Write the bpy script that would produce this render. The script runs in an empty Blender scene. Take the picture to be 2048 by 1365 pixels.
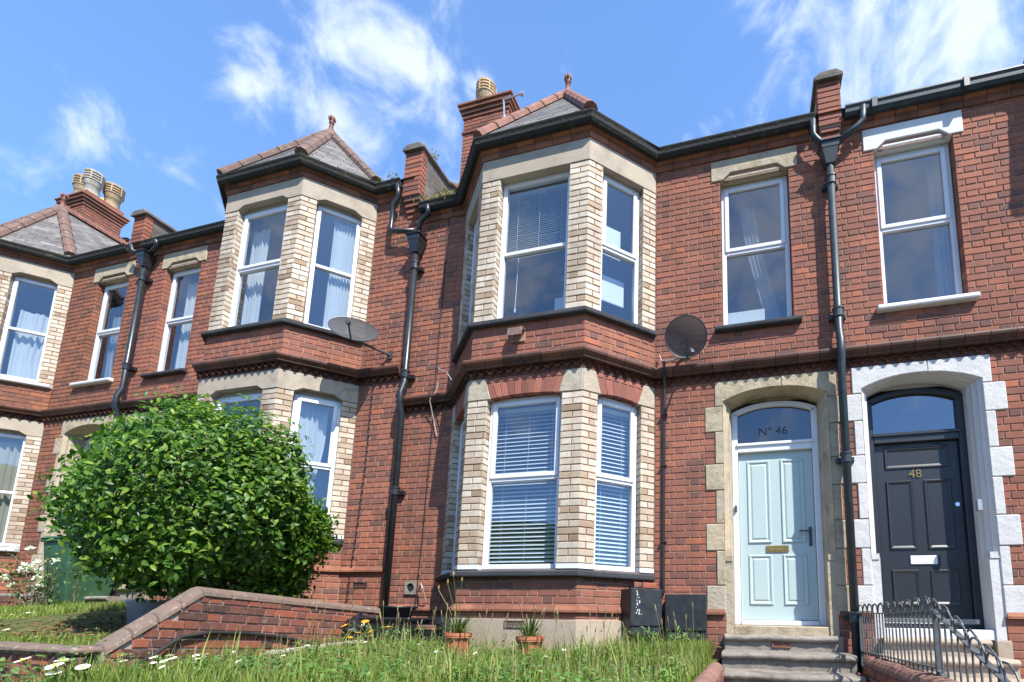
import bpy, bmesh, math, random
import numpy as np
from mathutils import Matrix, Vector

random.seed(7)
rng = np.random.default_rng(7)
S = bpy.context.scene
COL = S.collection
R = math.radians
T22 = math.tan(R(22.5))

# ------------------------------------------------------------------ camera
CAM = Vector((0.0, -5.378, 0.0))
PITCH, YAW, ROLL = R(8.732), R(-14.712), R(0.880)
FPX, PX, PY = 983.5, 1247.1, 1081.6            # focal length and principal point in photo pixels (2048 wide)
cy_, sy_, cp_, sp_, cr_, sr_ = math.cos(YAW), math.sin(YAW), math.cos(PITCH), math.sin(PITCH), math.cos(ROLL), math.sin(ROLL)
FW = Vector((sy_ * cp_, cy_ * cp_, sp_))
R0 = Vector((cy_, -sy_, 0)); U0 = R0.cross(FW)
RT = R0 * cr_ + U0 * sr_; UP = R0 * -sr_ + U0 * cr_
cam = bpy.data.cameras.new("camera")
cam.sensor_width = 36.0
cam.lens = FPX / 2048 * 36
cam.shift_x = (1024 - PX) / 2048
cam.shift_y = (PY - 682.5) / 2048
cam.clip_start, cam.clip_end = 0.05, 5000
camo = bpy.data.objects.new("camera", cam)
COL.objects.link(camo)
M = Matrix((RT, UP, -FW)).transposed().to_4x4(); M.translation = CAM
camo.matrix_world = M
S.camera = camo

def project(p):
    d = Vector(p) - CAM; z = d.dot(FW)
    if z <= 0.05: return None
    return PX + FPX * d.dot(RT) / z, PY - FPX * d.dot(UP) / z, z

# ------------------------------------------------------------------ sun and sky
SUN_AZ, SUN_EL = R(49), R(52)                  # azimuth measured from the facade normal (-Y) towards +X
SV = Vector((math.sin(SUN_AZ) * math.cos(SUN_EL), -math.cos(SUN_AZ) * math.cos(SUN_EL), math.sin(SUN_EL)))
sun = bpy.data.lights.new("sun", 'SUN'); sun.energy = 5.0; sun.angle = R(0.53); sun.color = (1.0, 0.955, 0.88)
suno = bpy.data.objects.new("sun", sun); COL.objects.link(suno)
suno.rotation_euler = SV.to_track_quat('Z', 'Y').to_euler(); suno.location = (10, -20, 30)

world = bpy.data.worlds.new("World"); S.world = world; world.use_nodes = True
def build_world():
    nt = world.node_tree; n = nt.nodes; L = nt.links; n.clear()
    out = n.new('ShaderNodeOutputWorld'); bg = n.new('ShaderNodeBackground'); bg.inputs[1].default_value = 0.082
    sky = n.new('ShaderNodeTexSky'); sky.sky_type = 'NISHITA'; sky.sun_disc = False
    sky.sun_elevation = SUN_EL; sky.sun_rotation = math.atan2(SV.x, SV.y)
    sky.air_density = 1.0; sky.dust_density = 0.6; sky.ozone_density = 2.2
    tc = n.new('ShaderNodeTexCoord')
    sep = n.new('ShaderNodeSeparateXYZ'); L.new(tc.outputs['Generated'], sep.inputs[0])
    def math_(op, a, b=None, c=None, clamp=False):
        m = n.new('ShaderNodeMath'); m.operation = op; m.use_clamp = clamp
        for i, v in enumerate((a, b, c)):
            if v is None: continue
            if isinstance(v, (int, float)): m.inputs[i].default_value = v
            else: L.new(v, m.inputs[i])
        return m.outputs[0]
    nz = n.new('ShaderNodeTexNoise'); nz.inputs['Scale'].default_value = 10.5; nz.inputs['Detail'].default_value = 9; nz.inputs['Roughness'].default_value = 0.58
    nz.inputs['Distortion'].default_value = 0.35
    L.new(tc.outputs['Generated'], nz.inputs['Vector'])
    nz2 = n.new('ShaderNodeTexNoise'); nz2.inputs['Scale'].default_value = 2.6; nz2.inputs['Detail'].default_value = 3
    L.new(tc.outputs['Generated'], nz2.inputs['Vector'])
    # banks of cloud: direction, angular radius, weight
    banks = [((-.507, .441, .741), .085, .26), ((-.575, .444, .687), .085, .30), ((-.46, .475, .75), .07, .26), ((-.455, .52, .722), .075, .24), ((-.43, .55, .715), .06, .20),
             ((-.535, .50, .68), .09, .18), ((-.741, .343, .578), .045, .17), ((-.72, .383, .579), .045, .17),
             ((.179, .626, .759), .14, .21), ((.292, .619, .729), .18, .28), ((.234, .60, .765), .14, .21), ((-.386, .455, .80), .06, .14), ((-.373, .515, .772), .05, .14),
             ((.36, -.74, .58), .18, .30), ((.02, -.80, .62), .12, .24), ((-.45, -.66, .60), .16, .26), ((-.68, -.56, .48), .14, .22), ((-.2, -.9, .3), .2, .14), ((.5, -.5, .72), .14, .14)]
    tot = None
    for d, r, wgt in banks:
        d = Vector(d).normalized()
        dp = n.new('ShaderNodeVectorMath'); dp.operation = 'DISTANCE'; L.new(tc.outputs['Generated'], dp.inputs[0]); dp.inputs[1].default_value = d
        mr = n.new('ShaderNodeMapRange'); mr.interpolation_type = 'SMOOTHSTEP'
        L.new(dp.outputs['Value'], mr.inputs['Value'])
        mr.inputs['From Min'].default_value = 0.0; mr.inputs['From Max'].default_value = r * 1.7
        mr.inputs['To Min'].default_value = wgt; mr.inputs['To Max'].default_value = 0.0
        tot = mr.outputs[0] if tot is None else math_('MAXIMUM', tot, mr.outputs[0])
    dens = math_('ADD', math_('ADD', nz.outputs['Fac'], math_('MULTIPLY', math_('SUBTRACT', nz2.outputs['Fac'], 0.5), 0.3)), tot)
    msk = n.new('ShaderNodeMapRange'); msk.interpolation_type = 'SMOOTHSTEP'; L.new(dens, msk.inputs['Value'])
    msk.inputs['From Min'].default_value = 0.57; msk.inputs['From Max'].default_value = 0.88
    hz = n.new('ShaderNodeMapRange'); L.new(sep.outputs[2], hz.inputs['Value'])     # pale sky low down
    hz.inputs['From Min'].default_value = 0.0; hz.inputs['From Max'].default_value = 0.9; hz.inputs['To Min'].default_value = 0.36; hz.inputs['To Max'].default_value = 0.16
    tint = n.new('ShaderNodeMix'); tint.data_type = 'RGBA'; tint.blend_type = 'MULTIPLY'; tint.inputs['Factor'].default_value = 1.0
    L.new(sky.outputs[0], tint.inputs['A']); tint.inputs['B'].default_value = (0.84, 1.36, 2.10, 1)
    mixh = n.new('ShaderNodeMix'); mixh.data_type = 'RGBA'; L.new(hz.outputs[0], mixh.inputs['Factor']); L.new(tint.outputs['Result'], mixh.inputs['A']); mixh.inputs['B'].default_value = (4.2, 7.0, 10.4, 1)
    mix = n.new('ShaderNodeMix'); mix.data_type = 'RGBA'; L.new(msk.outputs[0], mix.inputs['Factor'])
    L.new(mixh.outputs['Result'], mix.inputs['A']); 
    lit = n.new('ShaderNodeMix'); lit.data_type = 'RGBA'; lit.blend_type = 'ADD'; lit.inputs['Factor'].default_value = 1.0      # sunlit cloud over the sky behind it
    half = n.new('ShaderNodeMix'); half.data_type = 'RGBA'; half.inputs['Factor'].default_value = 0.5; L.new(mixh.outputs['Result'], half.inputs['A']); half.inputs['B'].default_value = (0, 0, 0, 1)
    L.new(half.outputs['Result'], lit.inputs['A']); lit.inputs['B'].default_value = (5.3, 5.4, 5.4, 1); L.new(lit.outputs['Result'], mix.inputs['B'])
    L.new(mix.outputs['Result'], bg.inputs[0]); L.new(bg.outputs[0], out.inputs[0])
build_world()
S.view_settings.view_transform = 'Standard'; S.view_settings.look = 'None'; S.view_settings.gamma = 1.0
S.view_settings.use_curve_mapping = False
S.view_settings.exposure = 0.92
S.cycles.max_bounces = 8; S.cycles.transparent_max_bounces = 12; S.cycles.glossy_bounces = 3; S.cycles.diffuse_bounces = 3

# ------------------------------------------------------------------ materials
class NT:
    def __init__(s, name):
        s.m = bpy.data.materials.new(name); s.m.use_nodes = True
        s.t = s.m.node_tree; s.n = s.t.nodes; s.L = s.t.links
        s.b = s.n['Principled BSDF']; s.geo = None
    def pos(s):
        if s.geo is None: s.geo = s.n.new('ShaderNodeNewGeometry')
        return s.geo.outputs['Position']
    def noise(s, scale, detail=4, rough=.55, vec=None):
        q = s.n.new('ShaderNodeTexNoise'); q.inputs['Scale'].default_value = scale; q.inputs['Detail'].default_value = detail; q.inputs['Roughness'].default_value = rough
        s.L.new(vec or s.pos(), q.inputs['Vector']); return q.outputs['Fac']
    def ramp(s, fac, stops, interp='LINEAR'):
        q = s.n.new('ShaderNodeValToRGB'); q.color_ramp.interpolation = interp
        e = q.color_ramp.elements
        while len(e) < len(stops): e.new(0.5)
        for i, (p, c) in enumerate(stops):
            e[i].position = p; e[i].color = (*c, 1) if len(c) == 3 else c
        s.L.new(fac, q.inputs[0]); return q.outputs['Color']
    def mix(s, fac, a, b, blend='MIX'):
        q = s.n.new('ShaderNodeMix'); q.data_type = 'RGBA'; q.blend_type = blend
        for nm, v in (('Factor', fac), ('A', a), ('B', b)):
            if isinstance(v, (int, float)): q.inputs[nm].default_value = v
            elif isinstance(v, tuple): q.inputs[nm].default_value = (*v[:3], 1)
            else: s.L.new(v, q.inputs[nm])
        return q.outputs['Result']
    def math(s, op, a, b=0.0, clamp=False):
        q = s.n.new('ShaderNodeMath'); q.operation = op; q.use_clamp = clamp
        for i, v in enumerate((a, b)):
            if isinstance(v, (int, float)): q.inputs[i].default_value = v
            else: s.L.new(v, q.inputs[i])
        return q.outputs[0]
    def rng(s, v, a, b, c=0.0, d=1.0):
        q = s.n.new('ShaderNodeMapRange'); s.L.new(v, q.inputs[0])
        for i, x in enumerate((a, b, c, d)): q.inputs[i + 1].default_value = x
        return q.outputs[0]
    def rand(s):
        s.pos(); oi = s.n.new('ShaderNodeObjectInfo')
        return s.math('FRACT', s.math('ADD', s.geo.outputs['Random Per Island'], oi.outputs['Random']))
    def color(s, c):
        if isinstance(c, tuple): s.b.inputs['Base Color'].default_value = (*c[:3], 1)
        else: s.L.new(c, s.b.inputs['Base Color'])
    def set(s, **k):
        for a, v in k.items():
            i = s.b.inputs[a.replace('_', ' ')]
            if isinstance(v, (int, float)): i.default_value = v
            else: s.L.new(v, i)
    def bump(s, h, strength=.4, dist=.01):
        q = s.n.new('ShaderNodeBump'); q.inputs['Strength'].default_value = strength; q.inputs['Distance'].default_value = dist
        s.L.new(h, q.inputs['Height']); s.L.new(q.outputs[0], s.b.inputs['Normal'])

def simple(name, c, rough=.5, var=.15, scale=8, bump=0.0, bscale=60, metal=0.0, spec=.5):
    q = NT(name); f = q.rng(q.noise(scale, 5), .3, .7)
    lo = tuple(x * (1 - var) for x in c); hi = tuple(min(1, x * (1 + var)) for x in c)
    q.color(q.mix(f, lo, hi)); q.set(Roughness=rough, Metallic=metal, Specular_IOR_Level=spec)
    if bump: q.bump(q.noise(bscale, 6, .65), bump, .006)
    return q.m

def brick_mat(name, stops, dirt=(.06, .04, .033), dirt_amt=.45, bloom=.25, rough=.85, smear=None):
    q = NT(name); c = q.ramp(q.rand(), stops, 'LINEAR')
    g = q.rng(q.noise(34, 5, .7), .25, .75, .80, 1.18)
    cmb = q.n.new('ShaderNodeCombineColor')
    for i in range(3): q.L.new(g, cmb.inputs[i])
    c = q.mix(1.0, c, cmb.outputs[0], 'MULTIPLY')
    c = q.mix(q.math('MULTIPLY', q.rng(q.noise(1.3, 6, .65), .48, .75), dirt_amt), c, dirt)
    c = q.mix(q.math('MULTIPLY', q.rng(q.noise(2.7, 7, .7), .60, .78), bloom), c, (.42, .33, .30))
    mp = q.n.new('ShaderNodeMapping'); mp.inputs['Scale'].default_value = (4.2, 4.2, .55); q.L.new(q.pos(), mp.inputs[0])
    c = q.mix(q.math('MULTIPLY', q.rng(q.noise(1.0, 6, .7, mp.outputs[0]), .52, .76), dirt_amt * .8), c, dirt)
    g2 = q.rng(q.noise(.55, 5, .65), .3, .7, .84, 1.14); cm2 = q.n.new('ShaderNodeCombineColor')
    for i in range(3): q.L.new(g2, cm2.inputs[i])
    c = q.mix(1.0, c, cm2.outputs[0], 'MULTIPLY')
    if smear: c = q.mix(q.math('MULTIPLY', q.rng(q.noise(17, 7, .75), .53, .70), .6), c, smear)
    q.color(c); q.set(Roughness=rough, Specular_IOR_Level=.25); q.bump(q.noise(95, 6, .7), .55, .004); return q.m

RED = [(0, (.130, .068, .055)), (.05, (.150, .072, .056)), (.12, (.188, .081, .059)), (.26, (.218, .085, .059)), (.55, (.238, .091, .061)), (.80, (.262, .099, .063)), (.94, (.288, .109, .066)), (1, (.34, .114, .058))]
PNK = [(0, (.12, .05, .042)), (.15, (.21, .08, .062)), (.5, (.30, .118, .088)), (.85, (.335, .135, .10)), (1, (.37, .15, .11))]
CRM = [(0, (.25, .17, .105)), (.10, (.37, .28, .19)), (.35, (.47, .39, .295)), (.7, (.53, .455, .355)), (1, (.58, .515, .42))]
OLD = [(0, (.07, .038, .032)), (.3, (.13, .055, .042)), (.6, (.20, .068, .046)), (1, (.27, .082, .044))]
MT = {}
MT['red'] = brick_mat('red_brick', [(p_, tuple(x_ * 1.14 for x_ in c_)) for p_, c_ in RED], dirt_amt=.5, smear=(.15, .075, .058))
MT['redA'] = brick_mat('red_brick_weathered', [(p, (c[0] * 1.02, c[1] * 1.05, c[2] * .95)) for p, c in RED], bloom=.1, dirt_amt=.5)
MT['cream'] = brick_mat('cream_brick', CRM, dirt=(.20, .125, .08), dirt_amt=.6, bloom=0.0, rough=.6, smear=(.27, .19, .13))
MT['old'] = brick_mat('garden_brick', [(p_, tuple(x_ * 1.1 for x_ in c_)) for p_, c_ in OLD], bloom=.9, dirt_amt=.5, smear=(.24, .17, .14))
MT['voussoir'] = brick_mat('arch_brick', [(0, (.20, .078, .06)), (.5, (.27, .10, .075)), (1, (.36, .13, .088))], bloom=.9, dirt_amt=.1)
MT['terra'] = brick_mat('moulded_terracotta', [(0, (.085, .043, .032)), (.5, (.12, .054, .038)), (1, (.17, .070, .046))], dirt=(.03, .024, .02), dirt_amt=.7, bloom=.2, rough=.6)
MT['corb'] = brick_mat('corbel_brick', [(0, (.15, .07, .048)), (.5, (.23, .09, .057)), (1, (.31, .13, .075))], dirt=(.05, .036, .027), dirt_amt=.7, bloom=.15)
MT['mortar'] = simple('mortar', (.335, .205, .15), .95, .22, 20, .5, 120, spec=.1)
MT['mortarA'] = simple('dark_mortar', (.17, .105, .078), .95, .25, 20, .5, 120, spec=.1)
MT['mortarC'] = simple('brown_mortar', (.23, .125, .085), .95, .25, 25, .5, 120, spec=.1)
MT['mortarO'] = simple('lime_mortar', (.34, .28, .23), .95, .3, 12, .6, 60, spec=.1)
def stone(name, a, b, dirt=(.16, .12, .085), amt=.55, bs=1.0):
    q = NT(name); c = q.mix(q.rng(q.noise(2.2, 6), .35, .65), a, b)
    c = q.mix(q.math('MULTIPLY', q.rng(q.noise(3.1, 8, .72), .5, .72), amt), c, dirt)
    c = q.mix(q.math('MULTIPLY', q.rng(q.noise(45, 4), .35, .75), .25), c, dirt)
    q.color(c); q.set(Roughness=.92, Specular_IOR_Level=.2)
    q.bump(q.math('ADD', q.noise(38, 7, .75), q.math('MULTIPLY', q.noise(9, 3), 1.5)), .5 * bs, .012); return q.m
MT['stone'] = stone('buff_stone', (.40, .345, .262), (.47, .385, .255), (.135, .105, .072), .8, 1.5)
MT['lintel'] = stone('smooth_buff_stone', (.375, .315, .245), (.42, .36, .285), (.17, .14, .11), .6, .4)
MT['rough'] = stone('rough_grey_stone', (.40, .34, .26), (.46, .40, .31), (.16, .13, .10), .6, 1.6)
MT['white_stone'] = stone('white_painted_stone', (.52, .515, .505), (.59, .585, .575), (.34, .32, .28), .25, 1.0)
MT['white_smooth'] = stone('white_painted_lintel', (.60, .60, .60), (.64, .64, .635), (.48, .47, .45), .15, .3)
MT['step'] = stone('worn_step_stone', (.20, .177, .15), (.30, .265, .225), (.05, .043, .035), .85, 1.6)
MT['render'] = stone('cement_render', (.33, .265, .205), (.40, .325, .25), (.24, .18, .13), .4, .5)
MT['pebble'] = stone('pebbledash', (.13, .115, .10), (.20, .18, .155), (.05, .045, .04), .75, 2.0)
def old_coping():
    q = NT('weathered_coping_brick'); c = q.mix(q.rng(q.noise(6, 6, .7), .35, .65), (.165, .11, .082), (.12, .092, .072))
    c = q.mix(q.math('MULTIPLY', q.rng(q.noise(15, 7, .75), .55, .66), .75), c, (.34, .31, .26))
    c = q.mix(q.math('MULTIPLY', q.rng(q.noise(4, 5, .7), .52, .7), .5), c, (.19, .09, .066))
    q.color(c); q.set(Roughness=.92); q.bump(q.noise(55, 6, .7), .6, .008); return q.m
MT['coping'] = old_coping()
MT['black'] = simple('black_paint', (.022, .024, .027), .42, .4, 12, .25, 40)
MT['black_sill'] = stone('black_painted_sill', (.028, .030, .035), (.045, .048, .055), (.13, .12, .11), .3, .6)
MT['pipe'] = simple('dark_iron_paint', (.017, .021, .025), .35, .3, 10, .15, 50)
MT['pipeD'] = simple('dark_blue_green_paint', (.020, .033, .040), .45, .3, 10, .15, 50)
def gut_mat():
    q = NT('mossy_gutter'); c = q.mix(q.rng(q.noise(5, 6, .7), .58, .70), (.018, .017, .015), (.075, .07, .03)); c = q.mix(q.rng(q.noise(11, 6, .7), .66, .74), c, (.20, .18, .14))
    q.color(c); q.set(Roughness=.9); q.bump(q.noise(26, 6, .7), .8, .02); return q.m
MT['gut'] = gut_mat()
MT['upvc'] = simple('white_frame', (.66, .67, .70), .28, .03, 4)
MT['white'] = simple('white_paint', (.62, .62, .62), .5, .06, 9, .15, 50)
MT['reveal'] = MT['lintel']
MT['slat'] = simple('white_blind', (.74, .76, .77), .45, .03, 4)
MT['slatg'] = simple('grey_blind', (.50, .54, .54), .5, .05, 4)
MT['inner'] = simple('room_wall', (.22, .22, .23), .9, .1, 2)
MT['slate'] = None
def slate():
    q = NT('roof_slate'); c = q.ramp(q.rand(), [(0, (.085, .076, .07)), (.5, (.125, .113, .104)), (1, (.175, .16, .147))])
    c = q.mix(q.math('MULTIPLY', q.rng(q.noise(9, 7, .75), .52, .72), .7), c, (.27, .255, .22))
    c = q.mix(q.math('MULTIPLY', q.rng(q.noise(4, 5, .7), .55, .75), .5), c, (.05, .05, .035))
    q.color(c); q.set(Roughness=.7); q.bump(q.noise(50, 5), .4, .005); return q.m
MT['slate'] = slate()
def ridge():
    q = NT('ridge_tile'); c = q.mix(q.rng(q.noise(5, 6, .7), .35, .65), (.16, .080, .058), (.11, .078, .062))
    c = q.mix(q.math('MULTIPLY', q.rng(q.noise(17, 7, .75), .55, .68), .8), c, (.36, .32, .26))
    c = q.mix(q.math('MULTIPLY', q.rng(q.noise(7, 5, .7), .55, .7), .6), c, (.07, .055, .042))
    q.color(c); q.set(Roughness=.85); q.bump(q.noise(60, 5), .4, .006); return q.m
MT['ridge'] = ridge()
MT['redterra'] = simple('red_terracotta', (.215, .088, .058), .75, .35, 14, .3, 60)
MT['pot_buff'] = simple('buff_chimney_pot', (.40, .29, .17), .7, .3, 8, .2, 50)
MT['pot_white'] = simple('pale_chimney_pot', (.40, .36, .30), .7, .3, 8, .2, 50)
MT['cowl'] = simple('dark_cowl', (.09, .07, .05), .6, .4, 10)
MT['moss'] = simple('moss', (.10, .10, .03), .95, .6, 30, .8, 90)
MT['steel'] = simple('galvanised_steel', (.42, .43, .44), .4, .15, 20, metal=.7)
MT['brass'] = simple('aged_brass', (.36, .25, .09), .35, .25, 20, metal=.8)
MT['chrome'] = simple('polished_metal', (.70, .70, .72), .2, .05, 20, metal=.9)
MT['glassdk'] = simple('dark_lettering', (.02, .026, .035), .5, .1, 8)
MT['cable'] = simple('black_cable_and_hole_shade', (.02, .02, .02), .5, .2, 8)  # also the painted dark inside cowls, air bricks and the round vent
MT['cableW'] = simple('white_cable', (.33, .31, .29), .5, .2, 8)
MT['gray'] = simple('grey_plastic', (.05, .052, .056), .45, .2, 15)
MT['binbag'] = simple('black_polythene', (.012, .012, .014), .22, .3, 12, .3, 25)
MT['tub'] = simple('black_plastic', (.016, .018, .022), .4, .3, 15)
MT['paletub'] = simple('pale_blue_plastic', (.42, .46, .56), .45, .1, 10)
MT['green_bin'] = simple('green_plastic', (.028, .085, .042), .5, .2, 6)
MT['pot'] = simple('terracotta_pot', (.40, .13, .06), .75, .25, 18, .3, 60)
MT['plank'] = simple('weathered_plank', (.42, .38, .33), .9, .3, 12, .4, 60)
MT['kerb'] = brick_mat('kerb_brick', [(0, (.20, .11, .085)), (1, (.29, .15, .11))], bloom=.5, dirt_amt=.5)
MT['rusty'] = simple('rusty_iron', (.04, .037, .035), .6, .5, 14, .4, 80)
MT['railp'] = simple('dark_grey_railing', (.075, .083, .086), .5, .35, 18, .2, 60)
MT['board'] = simple('white_board', (.62, .64, .62), .7, .05, 5)
MT['asphalt'] = simple('asphalt', (.05, .05, .05), .9, .2, 30, .4, 120)
MT['paving'] = stone('paving', (.24, .22, .19), (.30, .27, .23), (.12, .11, .09), .5)

def door_paint(name, c, streak, rough):
    q = NT(name); tc = q.n.new('ShaderNodeMapping'); tc.inputs['Scale'].default_value = (55, 55, 3.5); q.L.new(q.pos(), tc.inputs[0])
    st = q.noise(1.0, 6, .7, tc.outputs[0]); blot = q.rng(q.noise(6, 5), .45, .7)
    q.color(q.mix(q.math('MULTIPLY', q.math('MULTIPLY', q.rng(st, .5, .8), blot), .6), c, streak)); q.set(Roughness=rough)
    q.bump(st, .12, .003); return q.m
MT['doorC'] = door_paint('pale_blue_door_paint', (.385, .475, .465), (.25, .32, .315), .5)
MT['doorD'] = door_paint('charcoal_door_paint', (.017, .020, .026), (.034, .038, .045), .38)
MT['doorA'] = door_paint('dull_green_door_paint', (.05, .08, .06), (.03, .05, .04), .4)

def glass(name, tint=(.72, .78, .82), refl=1.0):
    q = NT(name); n = q.n; L = q.L; n.remove(q.b)
    out = n['Material Output']
    q.pos(); dt = n.new('ShaderNodeVectorMath'); dt.operation = 'DOT_PRODUCT'; L.new(q.geo.outputs['Normal'], dt.inputs[0]); L.new(q.geo.outputs['Incoming'], dt.inputs[1])
    g = q.math('SUBTRACT', 1.0, q.math('ABSOLUTE', dt.outputs['Value']))
    f = q.math('ADD', q.math('MULTIPLY', q.math('POWER', g, 5.0), .85), .15 * refl, True)
    tr = n.new('ShaderNodeBsdfTransparent'); tr.inputs[0].default_value = (*tint, 1)
    gl = n.new('ShaderNodeBsdfGlossy'); gl.inputs['Roughness'].default_value = .015; gl.inputs[0].default_value = (.93, .96, 1, 1)
    b = n.new('ShaderNodeBump'); b.inputs['Strength'].default_value = .04; b.inputs['Distance'].default_value = .02
    L.new(q.noise(2.2, 2), b.inputs['Height']); L.new(b.outputs[0], gl.inputs['Normal'])
    mx = n.new('ShaderNodeMixShader'); L.new(f, mx.inputs[0]); L.new(tr.outputs[0], mx.inputs[1]); L.new(gl.outputs[0], mx.inputs[2])
    L.new(mx.outputs[0], out.inputs[0]); return q.m
MT['glass'] = glass('window_glass')
MT['fan'] = glass('fanlight_glass', (.16, .19, .24), .8)
MT['fanD'] = glass('frosted_fanlight_glass', (.22, .23, .24), 1.3)

def cloth(name, c, alpha=0.0):
    q = NT(name); n = q.n; L = q.L
    tl = n.new('ShaderNodeBsdfTranslucent'); tl.inputs[0].default_value = (*c, 1)
    q.color(c); q.set(Roughness=.9, Specular_IOR_Level=.1)
    mx = n.new('ShaderNodeMixShader'); mx.inputs[0].default_value = .35; L.new(q.b.outputs[0], mx.inputs[1]); L.new(tl.outputs[0], mx.inputs[2])
    last = mx.outputs[0]
    if alpha:
        tr = n.new('ShaderNodeBsdfTransparent'); m2 = n.new('ShaderNodeMixShader'); m2.inputs[0].default_value = alpha
        L.new(last, m2.inputs[1]); L.new(tr.outputs[0], m2.inputs[2]); last = m2.outputs[0]
    L.new(last, n['Material Output'].inputs[0]); return q.m
MT['curtain'] = cloth('white_curtain', (.78, .79, .78))
MT['curtain_cream'] = cloth('cream_curtain', (.62, .56, .44))
MT['voile'] = cloth('white_voile', (.75, .77, .80), .62)
MT['dish'] = cloth('grey_perforated_mesh', (.105, .105, .11), .06)

def leaf(name, stops, rough=.3, trans=.25, spec=.5, patch=None):
    q = NT(name); n = q.n; L = q.L; c = q.ramp(q.rand(), stops)
    if patch: c = q.mix(q.math('MULTIPLY', q.rng(q.noise(2.3, 4, .6), .42, .66), .6), c, patch)
    q.color(c); q.set(Roughness=rough, Specular_IOR_Level=spec)
    tl = n.new('ShaderNodeBsdfTranslucent'); mul = q.mix(1.0, c, (1.5, 1.9, .7), 'MULTIPLY'); L.new(mul, tl.inputs[0])
    mx = n.new('ShaderNodeMixShader'); mx.inputs[0].default_value = trans; L.new(q.b.outputs[0], mx.inputs[1]); L.new(tl.outputs[0], mx.inputs[2])
    L.new(mx.outputs[0], n['Material Output'].inputs[0]); return q.m
MT['leaf'] = leaf('camellia_leaf', [(0, (.030, .080, .012)), (.45, (.055, .125, .015)), (.78, (.100, .185, .020)), (1, (.20, .29, .036))], .42, .3, .25)
MT['grass'] = leaf('grass_blade', [(0, (.08, .15, .02)), (.5, (.14, .22, .03)), (.8, (.21, .28, .045)), (1, (.32, .31, .10))], .55, .3, .3, (.26, .25, .09))
MT['straw'] = leaf('dry_grass_stem', [(0, (.20, .15, .07)), (1, (.36, .29, .15))], .7, .2, .2)
MT['weed'] = leaf('weed_leaf', [(0, (.06, .14, .03)), (.6, (.12, .23, .05)), (1, (.20, .31, .08))], .5, .3, .3, (.05, .11, .035))
MT['strap'] = leaf('strap_leaf', [(0, (.04, .085, .022)), (.6, (.075, .13, .035)), (1, (.16, .19, .07))], .45, .25, .4)
MT['rose_leaf'] = leaf('rose_leaf', [(0, (.05, .10, .02)), (.7, (.10, .16, .035)), (1, (.20, .14, .05))], .45, .25, .4)
MT['petal'] = leaf('white_petal', [(0, (.72, .72, .70)), (1, (.84, .84, .82))], .6, .2, .3)
MT['orange'] = leaf('orange_petal', [(0, (.60, .22, .02)), (1, (.75, .36, .03))], .6, .2, .3)
MT['yellow'] = simple('yellow_disc', (.65, .45, .04), .7, .1)
MT['mossleaf'] = leaf('moss_frond', [(0, (.12, .12, .03)), (.6, (.22, .19, .05)), (1, (.40, .30, .07))], .9, .15, .1)
MT['bark'] = simple('bark', (.12, .085, .06), .9, .3, 18, .6, 50)
MT['litter'] = leaf('dead_leaf', [(0, (.10, .05, .025)), (.6, (.22, .11, .05)), (1, (.32, .18, .08))], .8, .1, .2)
MT['soil'] = simple('soil', (.065, .048, .032), .95, .4, 9, .8, 40, spec=.1)
MT['lawn'] = simple('lawn_ground', (.075, .085, .03), .95, .4, 6, .8, 40, spec=.1)
MT['hill'] = simple('green_reflection_backdrop', (.035, .06, .02), .95, .5, .25, .5, 3, spec=.1)

# ------------------------------------------------------------------ object helpers
def tag(o, label=None, cat=None, group=None, kind=None):
    if label: o['label'] = label
    if cat: o['category'] = cat
    if group: o['group'] = group
    if kind: o['kind'] = kind
    return o
def link(o, parent=None):
    COL.objects.link(o)
    if parent is not None:
        o.parent = parent
        if parent.type == 'EMPTY': o.matrix_parent_inverse = Matrix.Translation(-parent.location) if not parent.get('_rot') else parent.matrix_world.inverted()
    return o
def empty(name, loc, label, cat, group=None):
    o = bpy.data.objects.new(name, None); o.location = loc; COL.objects.link(o); o.empty_display_size = .2
    return tag(o, label, cat, group)
def new_mesh(name, v, f, mats, mi=None, smooth=False):
    me = bpy.data.meshes.new(name); me.from_pydata([tuple(p) for p in v], [], f)
    for m in (mats if isinstance(mats, (list, tuple)) else [mats]): me.materials.append(MT[m] if isinstance(m, str) else m)
    if mi: me.polygons.foreach_set('material_index', mi)
    if smooth: me.polygons.foreach_set('use_smooth', [True] * len(f))
    me.update(); return me
class Pn:
    """a vertical plane: u runs to the right as seen from outside, o is outward"""
    def __init__(s, x, y, dx=1.0, dy=0.0):
        l = math.hypot(dx, dy); s.p = Vector((x, y, 0)); s.d = Vector((dx / l, dy / l, 0)); s.n = Vector((s.d.y, -s.d.x, 0))
    def P(s, u, z, o=0.0):
        return (s.p.x + s.d.x * u + s.n.x * o, s.p.y + s.d.y * u + s.n.y * o, z)
    def mat(s, u, z, o=0.0):
        m = Matrix((s.d, s.n, Vector((0, 0, 1)))).transposed().to_4x4(); m.translation = s.P(u, z, o); return m
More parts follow.
